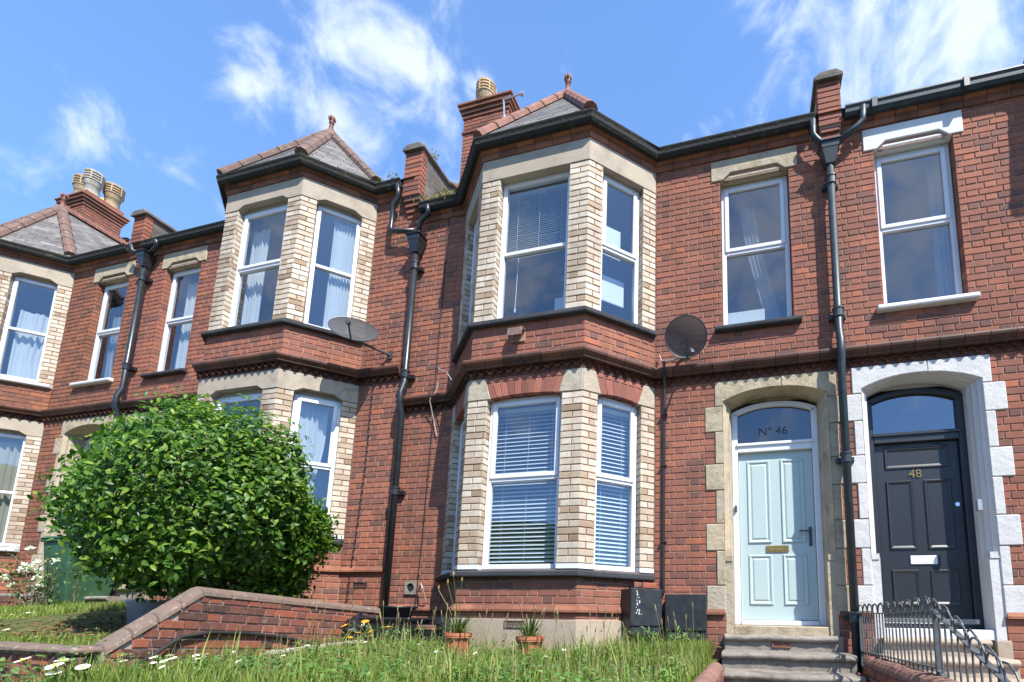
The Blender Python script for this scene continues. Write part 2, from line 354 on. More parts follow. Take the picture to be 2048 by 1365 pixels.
class MB:
    def __init__(s): s.v = []; s.f = []; s.m = []
    def add(s, vs, fs, m=0):
        b = len(s.v); s.v += [tuple(p) for p in vs]; s.f += [tuple(i + b for i in f) for f in fs]; s.m += [m] * len(fs)
    HEX = [(0, 3, 2, 1), (4, 5, 6, 7), (0, 1, 5, 4), (1, 2, 6, 5), (2, 3, 7, 6), (3, 0, 4, 7)]
    def box(s, x0, x1, y0, y1, z0, z1, m=0):
        s.add([(x0, y0, z0), (x1, y0, z0), (x1, y1, z0), (x0, y1, z0), (x0, y0, z1), (x1, y0, z1), (x1, y1, z1), (x0, y1, z1)], s.HEX, m); return s
    def pbox(s, P, u0, u1, z0, z1, o0, o1, m=0):
        s.add([P.P(u0, z0, o1), P.P(u1, z0, o1), P.P(u1, z0, o0), P.P(u0, z0, o0), P.P(u0, z1, o1), P.P(u1, z1, o1), P.P(u1, z1, o0), P.P(u0, z1, o0)], s.HEX, m); return s
    def prism(s, P, poly, o0, o1, m=0, closed_back=False):
        n = len(poly); b = [P.P(u, z, o1) for u, z in poly] + [P.P(u, z, o0) for u, z in poly]
        f = [tuple(range(n))] + [(i, i + n, (i + 1) % n + n, (i + 1) % n) for i in range(n)]
        if closed_back: f.append(tuple(range(2 * n - 1, n - 1, -1)))
        s.add(b, f, m); return s
    def tube(s, pts, r, n=8, m=0, caps=True):
        pts = [Vector(p) for p in pts]; rr = r if isinstance(r, (list, tuple)) else [r] * len(pts)
        vs = []; prev = None
        for i, p in enumerate(pts):
            t = (pts[min(i + 1, len(pts) - 1)] - pts[max(i - 1, 0)]).normalized()
            a = prev if prev is not None else (Vector((0, 0, 1)) if abs(t.z) < .9 else Vector((1, 0, 0)))
            x = (a - t * a.dot(t)).normalized(); prev = x; y = t.cross(x)
            for k in range(n):
                q = 2 * math.pi * k / n; vs.append(p + (x * math.cos(q) + y * math.sin(q)) * rr[i])
        fs = [(i * n + k, i * n + (k + 1) % n, (i + 1) * n + (k + 1) % n, (i + 1) * n + k) for i in range(len(pts) - 1) for k in range(n)]
        if caps: fs += [tuple(range(n - 1, -1, -1)), tuple(range((len(pts) - 1) * n, len(pts) * n))]
        s.add(vs, fs, m); return s
    def lathe(s, c, prof, n=20, m=0, axis=None):
        vs = []; c = Vector(c)
        for r, z in prof:
            for k in range(n):
                q = 2 * math.pi * k / n; vs.append(c + Vector((r * math.cos(q), r * math.sin(q), z)))
        fs = [(i * n + k, i * n + (k + 1) % n, (i + 1) * n + (k + 1) % n, (i + 1) * n + k) for i in range(len(prof) - 1) for k in range(n)]
        fs += [tuple(range(n - 1, -1, -1)), tuple(range((len(prof) - 1) * n, len(prof) * n))]
        s.add(vs, fs, m); return s
    def build(s, name, mats, parent=None, smooth=False, bevel=0.0, seg=1):
        o = bpy.data.objects.new(name, new_mesh(name, s.v, s.f, mats, s.m, smooth)); link(o, parent)
        if bevel:
            b = o.modifiers.new('bevel', 'BEVEL'); b.width = bevel; b.segments = seg; b.limit_method = 'ANGLE'; b.angle_limit = R(40)
        return o

# ------------------------------------------------------------------ bricks
CH = .075
BRICK_MESH = {}
def brick_geom(w, h, bev=.004, dep=.03):
    a, b = w / 2, h / 2
    v = [(-a, -dep, -b), (a, -dep, -b), (a, -dep, b), (-a, -dep, b), (-a, -bev, -b), (a, -bev, -b), (a, -bev, b), (-a, -bev, b),
         (-a + bev, 0, -b + bev), (a - bev, 0, -b + bev), (a - bev, 0, b - bev), (-a + bev, 0, b - bev)]
    f = [(8, 9, 10, 11)] + [(i, (i + 1) % 4, (i + 1) % 4 + 4, i + 4) for i in range(4)] + [(i + 4, (i + 1) % 4 + 4, (i + 1) % 4 + 8, i + 8) for i in range(4)]
    return v, f
def brick_mesh(w, h, mat, name):
    k = (round(w, 3), round(h, 3), mat)
    if k not in BRICK_MESH:
        v, f = brick_geom(w, h); BRICK_MESH[k] = new_mesh(name, v, f, mat)
    return BRICK_MESH[k]
def sub_iv(iv, a, b):
    out = []
    for x, y in iv:
        if b <= x or a >= y: out.append((x, y)); continue
        if a > x: out.append((x, a))
        if b < y: out.append((b, y))
    return out
def lay(P, u0, u1, z0, z1, holes=(), bond='flemish', phase=0.0, zb=.04, j=.010):
    """cells (panel, ua, ub, za, zb) of brickwork laid in courses on the panel"""
    out = []; k0 = math.floor((z0 - zb) / CH + 1e-6); k1 = math.ceil((z1 - zb) / CH - 1e-6)
    for k in range(k0, k1):
        a, b = max(z0, zb + k * CH), min(z1, zb + (k + 1) * CH)
        if b - a < .028: continue
        zm = (a + b) / 2; iv = [(u0, u1)]
        for h in holes:
            if h[2] < zm < h[3]: iv = sub_iv(iv, h[0], h[1])
        cuts = []
        if bond == 'flemish':
            base = -phase + (.16875 if k % 2 else 0.0); s = math.floor((u0 - base) / .3375) - 1; u = base + s * .3375
            while u < u1 + .4: cuts += [u, u + .225]; u += .3375
        for x, y in iv:
            if y - x < .015: continue
            if bond == 'pier': cs = [x, y] if k % 2 == 0 else [x, x + (y - x) * .47, y]
            elif bond == 'pier2': cs = [x, y] if k % 2 else [x, x + (y - x) * .53, y]
            elif bond == 'head': cs = [x, y]
            else:
                cs = [x] + [c for c in cuts if x + .045 < c < y - .045] + [y]
            for c, d in zip(cs, cs[1:]):
                e0 = 0 if c == x else j / 2; e1 = 0 if d == y else j / 2
                out.append((P, c + e0, d - e1, a + j / 2, b - j / 2))
    return out
def hidden_by_shrub(x, y):
    return ((x - 385) / 262) ** 2 + ((y - 985) / 178) ** 2 < 1
def bricks(cells, parent, mat, name='brick', most=300, rest_name='brickwork', min_w=10, wob=.0018):
    sc = []
    for c in cells:
        P, a, b, z0, z1 = c; q = project(P.P((a + b) / 2, (z0 + z1) / 2)); s = 0
        if q and -5 < q[0] < 2053 and -5 < q[1] < 1370 and not hidden_by_shrub(q[0], q[1]):
            dv = Vector(P.P((a + b) / 2, (z0 + z1) / 2)) - CAM; cosn = -dv.normalized().dot(P.n)
            q0 = project(P.P(a, z0)); q1 = project(P.P(b, z0))
            if cosn > 0.02 and q0 and q1 and abs(q1[0] - q0[0]) >= min_w: s = (b - a) * (z1 - z0) * cosn / q[2] ** 2
        sc.append(s)
    order = sorted(range(len(cells)), key=lambda i: -sc[i]); single = [i for i in order[:most] if sc[i] > 0]; ss = set(single)
    rest = MB()
    for i, (P, a, b, z0, z1) in enumerate(cells):
        off = random.uniform(-wob, wob); tilt = random.uniform(-1, 1) * .004; w, h = b - a, z1 - z0
        mt = P.mat((a + b) / 2, (z0 + z1) / 2 + random.uniform(-.001, .001), off) @ Matrix.Rotation(tilt, 4, 'Y') @ Matrix.Rotation(random.uniform(-1, 1) * .006, 4, 'Z')
        if i in ss:
            o = bpy.data.objects.new(name, brick_mesh(w, h, mat, name)); COL.objects.link(o); o.parent = parent; o.matrix_basis = mt
        else:
            v, f = brick_geom(w, h); rest.add([mt @ Vector(p) for p in v], f)
    if rest.v: tag(rest.build(rest_name, mat, parent), kind='stuff')
def backing(mb, P, u0, u1, z0, z1, holes=(), o=-.007, m=0):
    us = sorted({u0, u1, *[min(max(h[i], u0), u1) for h in holes for i in (0, 1)]}); zs = sorted({z0, z1, *[min(max(h[i], z0), z1) for h in holes for i in (2, 3)]})
    for a, b in zip(us, us[1:]):
        for c, d in zip(zs, zs[1:]):
            um, zm = (a + b) / 2, (c + d) / 2
            if any(h[0] < um < h[1] and h[2] < zm < h[3] for h in holes): continue
            mb.add([P.P(a, c, o), P.P(b, c, o), P.P(b, d, o), P.P(a, d, o)], [(0, 1, 2, 3)], m)
def run(segs, prof, L, name, mat, parent, gap=.006, smooth=False, bevel=0.0):
    """pieces of a moulding set end to end along panels; prof = [(offset, z)...] closed"""
    cache = {}; out = []
    for P, u0, u1, k0, k1 in segs:
        n = max(1, round((u1 - u0) / L)); st = (u1 - u0) / n; np_ = len(prof)
        for i in range(n):
            a, b = u0 + i * st, u0 + (i + 1) * st
            ka = k0 if i == 0 else 0; kb = k1 if i == n - 1 else 0
            ga = 0 if (i == 0 and k0) else gap / 2; gb = 0 if (i == n - 1 and k1) else gap / 2
            key = (round(st, 4), ka, kb, ga, gb)
            if key not in cache:
                mid = st / 2
                v = [(-mid + ga - ka * o, o, z) for o, z in prof] + [(mid - gb + kb * o, o, z) for o, z in prof]
                f = [tuple(range(np_)), tuple(range(2 * np_ - 1, np_ - 1, -1))] + [(q, q + np_, (q + 1) % np_ + np_, (q + 1) % np_) for q in range(np_)]
                cache[key] = new_mesh(name, v, f, mat, None, smooth)
            o = bpy.data.objects.new(name, cache[key]); link(o, parent)
            o.matrix_basis = P.mat((a + b) / 2, random.uniform(-.001, .001), random.uniform(-.0015, .0015)); out.append(o)
    return out
def text_mesh(txt, size, depth):
    cu = bpy.data.curves.new('text', 'FONT'); cu.body = txt; cu.size = size; cu.extrude = depth; cu.align_x = 'CENTER'; cu.align_y = 'CENTER'; cu.resolution_u = 3
    o = bpy.data.objects.new('text', cu); COL.objects.link(o); bpy.context.view_layer.update()
    me = bpy.data.meshes.new_from_object(o.evaluated_get(bpy.context.evaluated_depsgraph_get())); bpy.data.objects.remove(o); return me
def add_text(name, txt, size, depth, P, u, z, off, mat, parent):
    me = text_mesh(txt, size, depth); me.materials.clear(); me.materials.append(MT[mat])
    o = bpy.data.objects.new(name, me); link(o, parent)
    m = Matrix((P.d, Vector((0, 0, 1)), P.n)).transposed().to_4x4(); m.translation = P.P(u, z, off); o.matrix_basis = m; return o
#MORE
# ------------------------------------------------------------------ ground (structure)
def lerp(a, b, t): return a + (b - a) * min(1, max(0, t))
def gz(x, y):
    """height of the gardens"""
    if y < -2.90 and x < -4.5: return lerp(-.70, -1.5, (-2.9 - y) / 1.5)
    if y < -2.95: return lerp(-.52, -1.55, (-2.95 - y) / 1.5)
    if x < -4.55: return lerp(.06, -.30, (-.7 - y) / 2.1)
    return lerp(-.43, -.50, (-.7 - y) / 1.5)
def sheet(name, xs, ys, zf, mat, kind='structure'):
    v = [(x, y, zf(x, y)) for y in ys for x in xs]; n = len(xs)
    f = [(j * n + i, j * n + i + 1, (j + 1) * n + i + 1, (j + 1) * n + i) for j in range(len(ys) - 1) for i in range(n - 1)]
    o = bpy.data.objects.new(name, new_mesh(name, v, f, mat, None, True)); link(o); return tag(o, kind=kind)
sheet('ground', [-2500, -60, -20, 20, 60, 2500], [-2500, -60, -20, 20, 60, 2500], lambda x, y: -1.75, 'lawn')
sheet('pavement', [-40, 40], [-7.2, -4.4], lambda x, y: -1.60, 'paving')
sheet('road', [-60, 60], [-15, -7.25], lambda x, y: -1.70, 'asphalt')
LX = lambda a, b, n: [a + (b - a) * i / n for i in range(n + 1)]
sheet('lawn', LX(-4.46, -.33, 24), LX(-2.95, .0, 16), lambda x, y: gz(x, y) + .012 * math.sin(x * 5) * math.sin(y * 7), 'lawn')
sheet('lawn', LX(-17, -4.64, 40), LX(-2.86, .0, 12), lambda x, y: gz(x, y) + .012 * math.sin(x * 5) * math.sin(y * 7), 'lawn')
sheet('bank', LX(-17, -.36, 60), LX(-4.45, -2.95, 10), lambda x, y: gz(x, y) + .012 * math.sin(x * 5) * math.sin(y * 7), 'lawn')
sheet('garden_path', [-.26, .90], [-4.4, -2.4, -.5, .0], lambda x, y: lerp(-.62, -1.55, (-.9 - y) / 3.0), 'paving')
sheet('garden_path', [1.09, 2.6], [-4.4, -2.4, -.5, .0], lambda x, y: lerp(-.62, -1.55, (-.9 - y) / 3.0), 'paving')
sheet('lawn', LX(2.6, 9, 6), LX(-4.4, .0, 8), lambda x, y: lerp(-.5, -1.5, (-2 - y) / 2.4), 'lawn')
def hill():  # unseen slope added in place of houses opposite, for the window reflections
    xs = LX(-160, 160, 80); prof = [(-44, -1.7), (-46, 2.0), (-50, 5), (-60, 8), (-80, 13), (-120, 19), (-200, 24)]
    v = [(x, y + 2.0 * math.sin(x * .31 + i), z * (1 + .22 * math.sin(x * .17 + i) + .16 * math.sin(x * .53 + i * 2)) + .8 * random.random()) for i, (y, z) in enumerate(prof) for x in xs]; n = len(xs)
    f = [(j * n + i, (j + 1) * n + i, (j + 1) * n + i + 1, j * n + i + 1) for j in range(len(prof) - 1) for i in range(n - 1)]
    o = bpy.data.objects.new('hillside', new_mesh('hillside', v, f, 'hill')); link(o); tag(o, kind='structure')
hill()

# ------------------------------------------------------------------ windows, curtains, blinds
def window(P, u0, u1, z0, z1, off, parent, split=.5, top='casement', fw=.055, heads=None, m='upvc', gl='glass', name='window'):
    """uPVC window: outer frame with transom, opening light above, two panes"""
    zs = z0 + (z1 - z0) * split; mb = MB(); d0, d1 = off - .07, off
    mb.pbox(P, u0, u0 + fw, z0, z1, d0, d1); mb.pbox(P, u1 - fw, u1, z0, z1, d0, d1)
    mb.pbox(P, u0 + fw, u1 - fw, z0, z0 + fw, d0, d1 - .001); mb.pbox(P, u0 + fw, u1 - fw, z1 - fw, z1, d0, d1 - .001)
    mb.pbox(P, u0 + fw, u1 - fw, zs - fw * .5, zs + fw * .35, d0, d1 - .001)
    w = mb.build(name, m, parent, bevel=.005)
    def pane(a, b, c, d, o):
        q = MB(); q.add([P.P(a, c, o), P.P(b, c, o), P.P(b, d, o), P.P(a, d, o)], [(0, 1, 2, 3)]); q.build('pane', gl, w)
    if top == 'casement':
        q = MB(); a, b, c, d = u0 + fw * .75, u1 - fw * .75, zs + fw * .15, z1 - fw * .75; e = .05
        q.pbox(P, a, a + e, c, d, off - .03, off + .014); q.pbox(P, b - e, b, c, d, off - .03, off + .014)
        q.pbox(P, a + e, b - e, c, c + e, off - .03, off + .013); q.pbox(P, a + e, b - e, d - e, d, off - .03, off + .013)
        q.build('casement', m, w, bevel=.006); pane(a + e * .8, b - e * .8, c + e * .8, d - e * .8, off - .012)
    else: pane(u0 + fw * .9, u1 - fw * .9, zs + fw * .2, z1 - fw * .9, off - .03)
    pane(u0 + fw * .9, u1 - fw * .9, z0 + fw * .9, zs - fw * .4, off - .035)
    bd = MB()                                                         # dark glazing gasket line
    return w
def curtain(P, u0, u1, z0, z1, off, label, mat='curtain', folds=7, amp=.03, tie=0.0, slant=0.0, group=None, name='curtain'):
    n, mrows = folds * 6, 14; v = []
    for j in range(mrows + 1):
        t = j / mrows
        for i in range(n + 1):
            s = i / n; a = amp * math.sin(s * folds * 2 * math.pi + .6 * math.sin(t * 3)) * (.6 + .4 * math.sin(s * 9 + 2))
            narrow = 1 - tie * math.exp(-((t - .35) / .22) ** 2)
            u = u0 + (u1 - u0) * s * narrow + slant * (1 - t) ** 1.4 * (u1 - u0)
            v.append(P.P(u, z0 + (z1 - z0) * t + .01 * math.sin(s * 14), off + a))
    f = [(j * (n + 1) + i, j * (n + 1) + i + 1, (j + 1) * (n + 1) + i + 1, (j + 1) * (n + 1) + i) for j in range(mrows) for i in range(n)]
    o = bpy.data.objects.new(name, new_mesh(name, v, f, mat, None, True)); link(o); return tag(o, label, 'curtain', group)
def venetian(P, u0, u1, z0, z1, off, label, pitch=.046, mat='slat', depth=.05, tilt=38, thin=.003):
    root = empty('venetian_blind', P.P((u0 + u1) / 2, z1, off), label, 'blind', 'white venetian blinds behind the panes')
    L = u1 - u0; mb = MB(); k = 4; t = R(tilt)
    vs = []
    for x in (-L / 2, L / 2):
        for i in range(k + 1):
            s = -.5 + i / k; h = .006 * (1 - (2 * s) ** 2)
            vs.append((x, s * depth * math.cos(t) - h * math.sin(t), s * depth * -math.sin(t) + h * math.cos(t)))
    fs = [(i, i + 1, k + 2 + i, k + 1 + i) for i in range(k)]
    me = new_mesh('slat', vs, fs, mat, None, True); n = int((z1 - z0 - .03) / pitch)
    for i in range(n + 1):
        o = bpy.data.objects.new('slat', me); link(o, root); o.matrix_basis = P.mat((u0 + u1) / 2 + random.uniform(-.002, .002), z0 + .02 + i * pitch + random.uniform(-.002, .002), off) @ Matrix.Rotation(random.uniform(-1, 1) * .002, 4, 'Y')
    q = MB(); q.pbox(P, u0, u1, z1 - .02, z1 + .02, off - .025, off + .025); q.build('head_rail', mat, root)
    for s in (.16, .5, .84) if L > .6 else (.25, .75):
        q = MB(); q.tube([P.P(u0 + L * s, z0 + .01, off + depth * .5), P.P(u0 + L * s, z1, off + depth * .5)], .0022, 4); q.build('cord', mat, root)
    return root

# ------------------------------------------------------------------ houses
BD = .66                                   # how far the bay stands out
def arch_pts(cx, hw, zs, rise, n=14):
    """points of a flat pointed arch from left spring to right spring"""
    out = []
    for i in range(n + 1):
        t = -1 + 2 * i / n; out.append((cx + hw * t, zs + rise * (1 - abs(t) ** 2.3)))
    return out
def stone_block(P, poly, mat, parent, o=.014, back=-.10, name='stone'):
    mb = MB(); mb.prism(P, poly, back, o); return mb.build(name, mat, parent, bevel=.008)
def house(nm, x0, x1, bay_l, dcx, scx, dz, label, st):
    H = empty('terraced_house', ((x0 + x1) / 2, 0, dz - .5), label, 'house', 'red brick terraced houses in the row')
    W = Pn(0, 0); Z = lambda z: z + dz
    red = st.get('red', 'red'); mort = st.get('mortar', 'mortar'); lin = st.get('lintel', 'lintel'); sur = st.get('surround', 'stone')
    xl, xlf, xrf, xr = bay_l, bay_l + BD, bay_l + BD + 1.39, bay_l + 2 * BD + 1.39
    PL, PF, PR = Pn(xl, 0, 1, -1), Pn(xlf, -BD), Pn(xrf, -BD, 1, 1); FL, WF = BD * math.sqrt(2), 1.39
    base = -.62 + (0 if dz < .2 else -.1)
    # ---- wall with its openings
    hw_n, hw_w = .645, .755
    tooth = [(.04, .32, 1), (.32, .69, 0), (.69, .99, 1), (.99, 1.365, 0), (1.365, 1.665, 1), (1.665, 2.04, 0), (2.04, 2.36, 1), (2.36, 2.69, 0)]
    tooth = [(.04, .34, 1), (.34, .715, 0), (.715, 1.015, 1), (1.015, 1.39, 0), (1.39, 1.69, 1), (1.69, 2.065, 0), (2.065, 2.365, 1), (2.365, 2.665, 0)]
    holes = [(dcx - .56, dcx + .56, Z(-.8), Z(.04)), (dcx - hw_n, dcx + hw_n, Z(.04), Z(2.665))]
    for a, b, w in tooth:
        if w: holes.append((max(x0 + .02, dcx - hw_w), min(x1 - .02, dcx + hw_w), Z(a), Z(b)))
    sw0, sw1, sz0, sz1 = scx - .395, scx + .395, Z(3.34), Z(5.265)
    holes += [(sw0, sw1, sz0, sz1), (scx - .50, scx + .50, sz1, Z(5.54))]
    bayhole = (xl, xr, base - .1 + min(0, 0), Z(5.70)); zb = .04 + dz
    wall = MB()
    wb = [(dcx - .56, dcx + .56, Z(-.8), Z(2.56)), (sw0, sw1, sz0, sz1), bayhole]
    backing(wall, W, x0, x1, base, Z(5.72), wb)
    backing(wall, Pn(sw0, 0, 0, 1), 0, .16, sz0, sz1, o=-.006); backing(wall, Pn(sw1, .16, 0, -1), 0, .16, sz0, sz1, o=-.006)
    backing(wall, PL, 0, FL, base, Z(.47)); backing(wall, PF, 0, WF, base, Z(.47)); backing(wall, PR, 0, FL, base, Z(.47))
    for P, l in ((PL, FL), (PF, WF), (PR, FL)): backing(wall, P, 0, l, Z(2.60), Z(3.38)); backing(wall, P, 0, l, Z(5.5), Z(5.74))
    wallo = wall.build('wall', mort, H)
    cells = []
    wh = holes + [(xl - .01, xr + .01, base - 1, Z(5.70))]
    cells += lay(W, x0 + .004, x1 - .004, base, Z(2.67), wh, zb=zb, phase=st.get('phase', 0)) if st.get('low', 1) else []
    cells += lay(W, x0 + .004, x1 - .004, Z(2.87), Z(5.60), wh, zb=zb, phase=st.get('phase', 0))
    for P, l, ph in ((PL, FL, .1), (PF, WF, .05), (PR, FL, .16)):
        cells += lay(P, 0, l, Z(.085), Z(.385), zb=zb, phase=ph) + lay(P, 0, l, Z(-.05) if not st.get('brick_plinth') else base, Z(.035), zb=zb, phase=ph + .1) + lay(P, 0, l, Z(2.87), Z(3.31), zb=zb, phase=ph)
        if st.get('arch') is None: pass
    RL, RR = Pn(sw0, 0, 0, 1), Pn(sw1, .10, 0, -1)
    cells += lay(RL, 0, .10, sz0, sz1, zb=zb, bond='head') + lay(RR, 0, .10, sz0, sz1, zb=zb, bond='head')
    bricks(cells, wallo, red, 'brick', 300, 'brickwork')
    # ---- plinth: render below, chamfered brick above
    pl = MB()
    for P, a, b, k0, k1 in ((PL, 0, FL, -T22, T22), (PF, 0, WF, T22, T22), (PR, 0, FL, T22, -T22)):
        o = .035; pr = [(-.02, base), (o, base), (o, Z(-.052)), (-.02, Z(-.045))] if not st.get('brick_plinth') else [(-.03, base), (-.012, base), (-.012, Z(-.052)), (-.03, Z(-.045))]
        pl.add([P.P(a - k0 * q, z, q) for q, z in pr] + [P.P(b + k1 * q, z, q) for q, z in pr], [(0, 1, 2, 3), (7, 6, 5, 4), (0, 4, 5, 1), (1, 5, 6, 2), (2, 6, 7, 3)])
    for a, b in ((x0, xl), (xr, dcx - .56), (dcx + .56, x1)) if dcx > xl else ((x0, dcx - .56), (dcx + .56, xl), (xr, x1)):
        if a < b and st.get('render_wall'): pl.pbox(W, a + .002, b, base, Z(-.06), -.01, .03)
    for s in (-1, 1):
        pk = MB(); pk.pbox(W, *sorted((dcx + s * .585, dcx + s * .46)), base, Z(-.172), -.30, .010); pk.build('plinth_block', 'render', H, bevel=.006)
    pl.build('plinth', 'render', H)
    full = [(W, x0 + .01, xl, 0, -T22), (PL, 0, FL, -T22, T22), (PF, 0, WF, T22, T22), (PR, 0, FL, T22, -T22), (W, xr, x1 - .01, -T22, 0)]
    low = [(PL, 0, FL, -T22, T22), (PF, 0, WF, T22, T22), (PR, 0, FL, T22, -T22)]
    lowW = [(W, x0 + .01, min(xl, 1e9), 0, -T22), (W, xr, x1 - .01, -T22, 0)]
    def clip(seg, a, b):
        P, u0, u1, k0, k1 = seg; out = []
        if b <= u0 or a >= u1: return [seg]
        if a > u0: out.append((P, u0, a, k0, 0))
        if b < u1: out.append((P, b, u1, 0, k1))
        return out
    lowW = [s2 for s in lowW for s2 in clip(s, dcx - .56, dcx + .56)]
    run(low + lowW, [(-.02, Z(.028)), (.034, Z(.03)), (.034, Z(.052)), (.004, Z(.098)), (-.02, Z(.098))], .225, 'moulded_brick', 'corb', wallo)
    # ---- string course: frieze of drops, then a roll moulding
    sc = MB()
    for P, a, b, k0, k1 in full: sc.pbox(P, a, b, Z(2.668), Z(2.87), -.02, .006)
    sco = sc.build('string_course', 'terra', H)
    prof = [(-.01, Z(2.760)), (.050, Z(2.762)), (.062, Z(2.775)), (.058, Z(2.790)), (.072, Z(2.800)), (.098, Z(2.826)), (.104, Z(2.848)), (.098, Z(2.868)), (.02, Z(2.892)), (-.01, Z(2.892))]
    run(full, prof, .225, 'moulded_brick', 'terra', sco)
    dp = [(-.062, .048), (-.062, .022), (-.040, .022), (-.040, .004), (-.018, .004), (-.018, -.022), (.018, -.022), (.018, .004), (.040, .004), (.040, .022), (.062, .022), (.062, .048)]
    dm = MB(); dm.prism(Pn(0, 0), dp, -.050, .004); dme = new_mesh('dentil', dm.v, dm.f, 'terra')
    for P, a, b, k0, k1 in full:
        n = max(1, int((b - a - .02) / .1125)); s = (b - a) / n
        for i in range(n):
            o = bpy.data.objects.new('dentil', dme); link(o, sco); o.matrix_basis = P.mat(a + (i + .5) * s, Z(2.712) + random.uniform(-.001, .001), random.uniform(-.003, .002)) @ Matrix.Diagonal((s / .128, -1 if False else 1, 1, 1))
    # ---- cornice under the gutter
    co = MB()
    for P, a, b, k0, k1 in full: co.pbox(P, a, b, Z(5.555), Z(5.76), -.05, .004)
    coo = co.build('cornice', 'corb', H)
    run(full, [(-.01, Z(5.560)), (.018, Z(5.560)), (.030, Z(5.585)), (.030, Z(5.628)), (-.01, Z(5.628))], .225, 'moulded_brick', 'corb', coo)
    run(full, [(-.01, Z(5.632)), (.040, Z(5.632)), (.062, Z(5.665)), (.066, Z(5.70)), (-.01, Z(5.70))], .225, 'moulded_brick', 'corb', coo)
    # ---- gutter
    g = MB(); go = .085; gp = [(.02, Z(5.705)), (go - .02, Z(5.660)), (go + .03, Z(5.655)), (go + .055, Z(5.69)), (go + .06, Z(5.725)), (go + .075, Z(5.755)), (go + .075, Z(5.775)), (go + .06, Z(5.775)), (go + .04, Z(5.72)), (0, Z(5.735))]
    for P, a, b, k0, k1 in full:
        if P is W: a, b = max(a, x0 + st['gx'][0]), min(b, x1 - st['gx'][1])
        n = len(gp); v = [P.P(a - k0 * o, z, o) for o, z in gp] + [P.P(b + k1 * o, z, o) for o, z in gp]
        g.add(v, [tuple(range(n)), tuple(range(2 * n - 1, n - 1, -1))] + [(q, q + n, (q + 1) % n + n, (q + 1) % n) for q in range(n)])
        if st.get('new_gutter'):
            for u in [a + i * .9 + .3 for i in range(int((b - a) / .9) + 1)]:
                if u < b - .05: g.pbox(P, u - .03, u + .03, Z(5.655), Z(5.78), go - .03, go + .084)
    g.build('gutter', st.get('gut', 'gut'), H, bevel=.004)
    # ---- bay: sills, cream brick piers, heads, windows
    sp = lambda z0, z1, o: [(-.10, z0), (o - .012, z0), (o, z0 + .012), (o, z1 - .03), (-.06, z1)]
    for z0, z1, o, nm2 in ((.385, .475, .075, 'window_sill'), (3.30, 3.388, .065, 'window_sill')):
        mb = MB()
        for P, a, b, k0, k1 in low:
            pr = sp(Z(z0), Z(z1), o); n = len(pr)
            v = [P.P(a - k0 * q, z, q) for q, z in pr] + [P.P(b + k1 * q, z, q) for q, z in pr]
            mb.add(v, [tuple(range(n)), tuple(range(2 * n - 1, n - 1, -1))] + [(q, q + n, (q + 1) % n + n, (q + 1) % n) for q in range(n)])
        mb.build(nm2, st.get('baysill', 'black_sill'), H, bevel=.006)
    floor = MB()
    for z in (.47, 3.37): floor.add([(xl, .05, Z(z)), (xlf, -BD, Z(z)), (xrf, -BD, Z(z)), (xr, .05, Z(z))], [(0, 1, 2, 3)])
    PW = .24; PS = .185                                               # pier widths on front and canted faces
    piers = MB(); pc = []
    wins = []
    for lv, (z0, z1) in enumerate(((.475, 2.405), (3.388, 5.268))):
        for P, a, b, l in ((PL, PS, FL - PS, FL), (PF, PW, WF - PW, WF), (PR, PS, FL - PS, FL)):
            backing(piers, P, 0, l, Z(z0 - .02), Z(z1 + .02), [(a, b, Z(z0 - .1), Z(z1 + .1))], o=-.007)
            # reveals
            Ra = Pn(*P.P(a, 0, 0)[:2], -P.n.x, -P.n.y); q = P.P(b, 0, -.10); Rb = Pn(q[0], q[1], P.n.x, P.n.y)
            backing(piers, Ra, 0, .16, Z(z0 - .02), Z(z1 + .02)); backing(piers, Rb, -.06, .10, Z(z0 - .02), Z(z1 + .02))
            c0 = z0 + (.055 if lv == 0 else 0)
            for c, d, bd in ((0, a, 'pier'), (b, l, 'pier2')): pc += lay(P, c, d, Z(c0), Z(z1), zb=Z(2.405 if lv == 0 else 5.268), bond=bd if P is not PL else ('pier2' if bd == 'pier' else 'pier'))
            pc += lay(Ra, 0, .10, Z(c0), Z(z1), zb=Z(2.405 if lv == 0 else 5.268), bond='head') + lay(Rb, 0, .10, Z(c0), Z(z1), zb=Z(2.405 if lv == 0 else 5.268), bond='head')
            wins.append((lv, P, a, b, z0, z1))
    po = piers.build('pier', 'mortarC', H); bricks(pc, po, 'cream', 'cream_brick', 300, 'cream_brickwork', wob=.0022)
    pb = MB()                                                         # painted bottom course of the lower piers
    for P, a, b, l in ((PL, PS, FL - PS, FL), (PF, PW, WF - PW, WF), (PR, PS, FL - PS, FL)):
        for c, d in ((0, a), (b, l)): pb.pbox(P, c, d, Z(.476), Z(.527), -.10, .002)
    pb.build('pier_base', 'white', H)
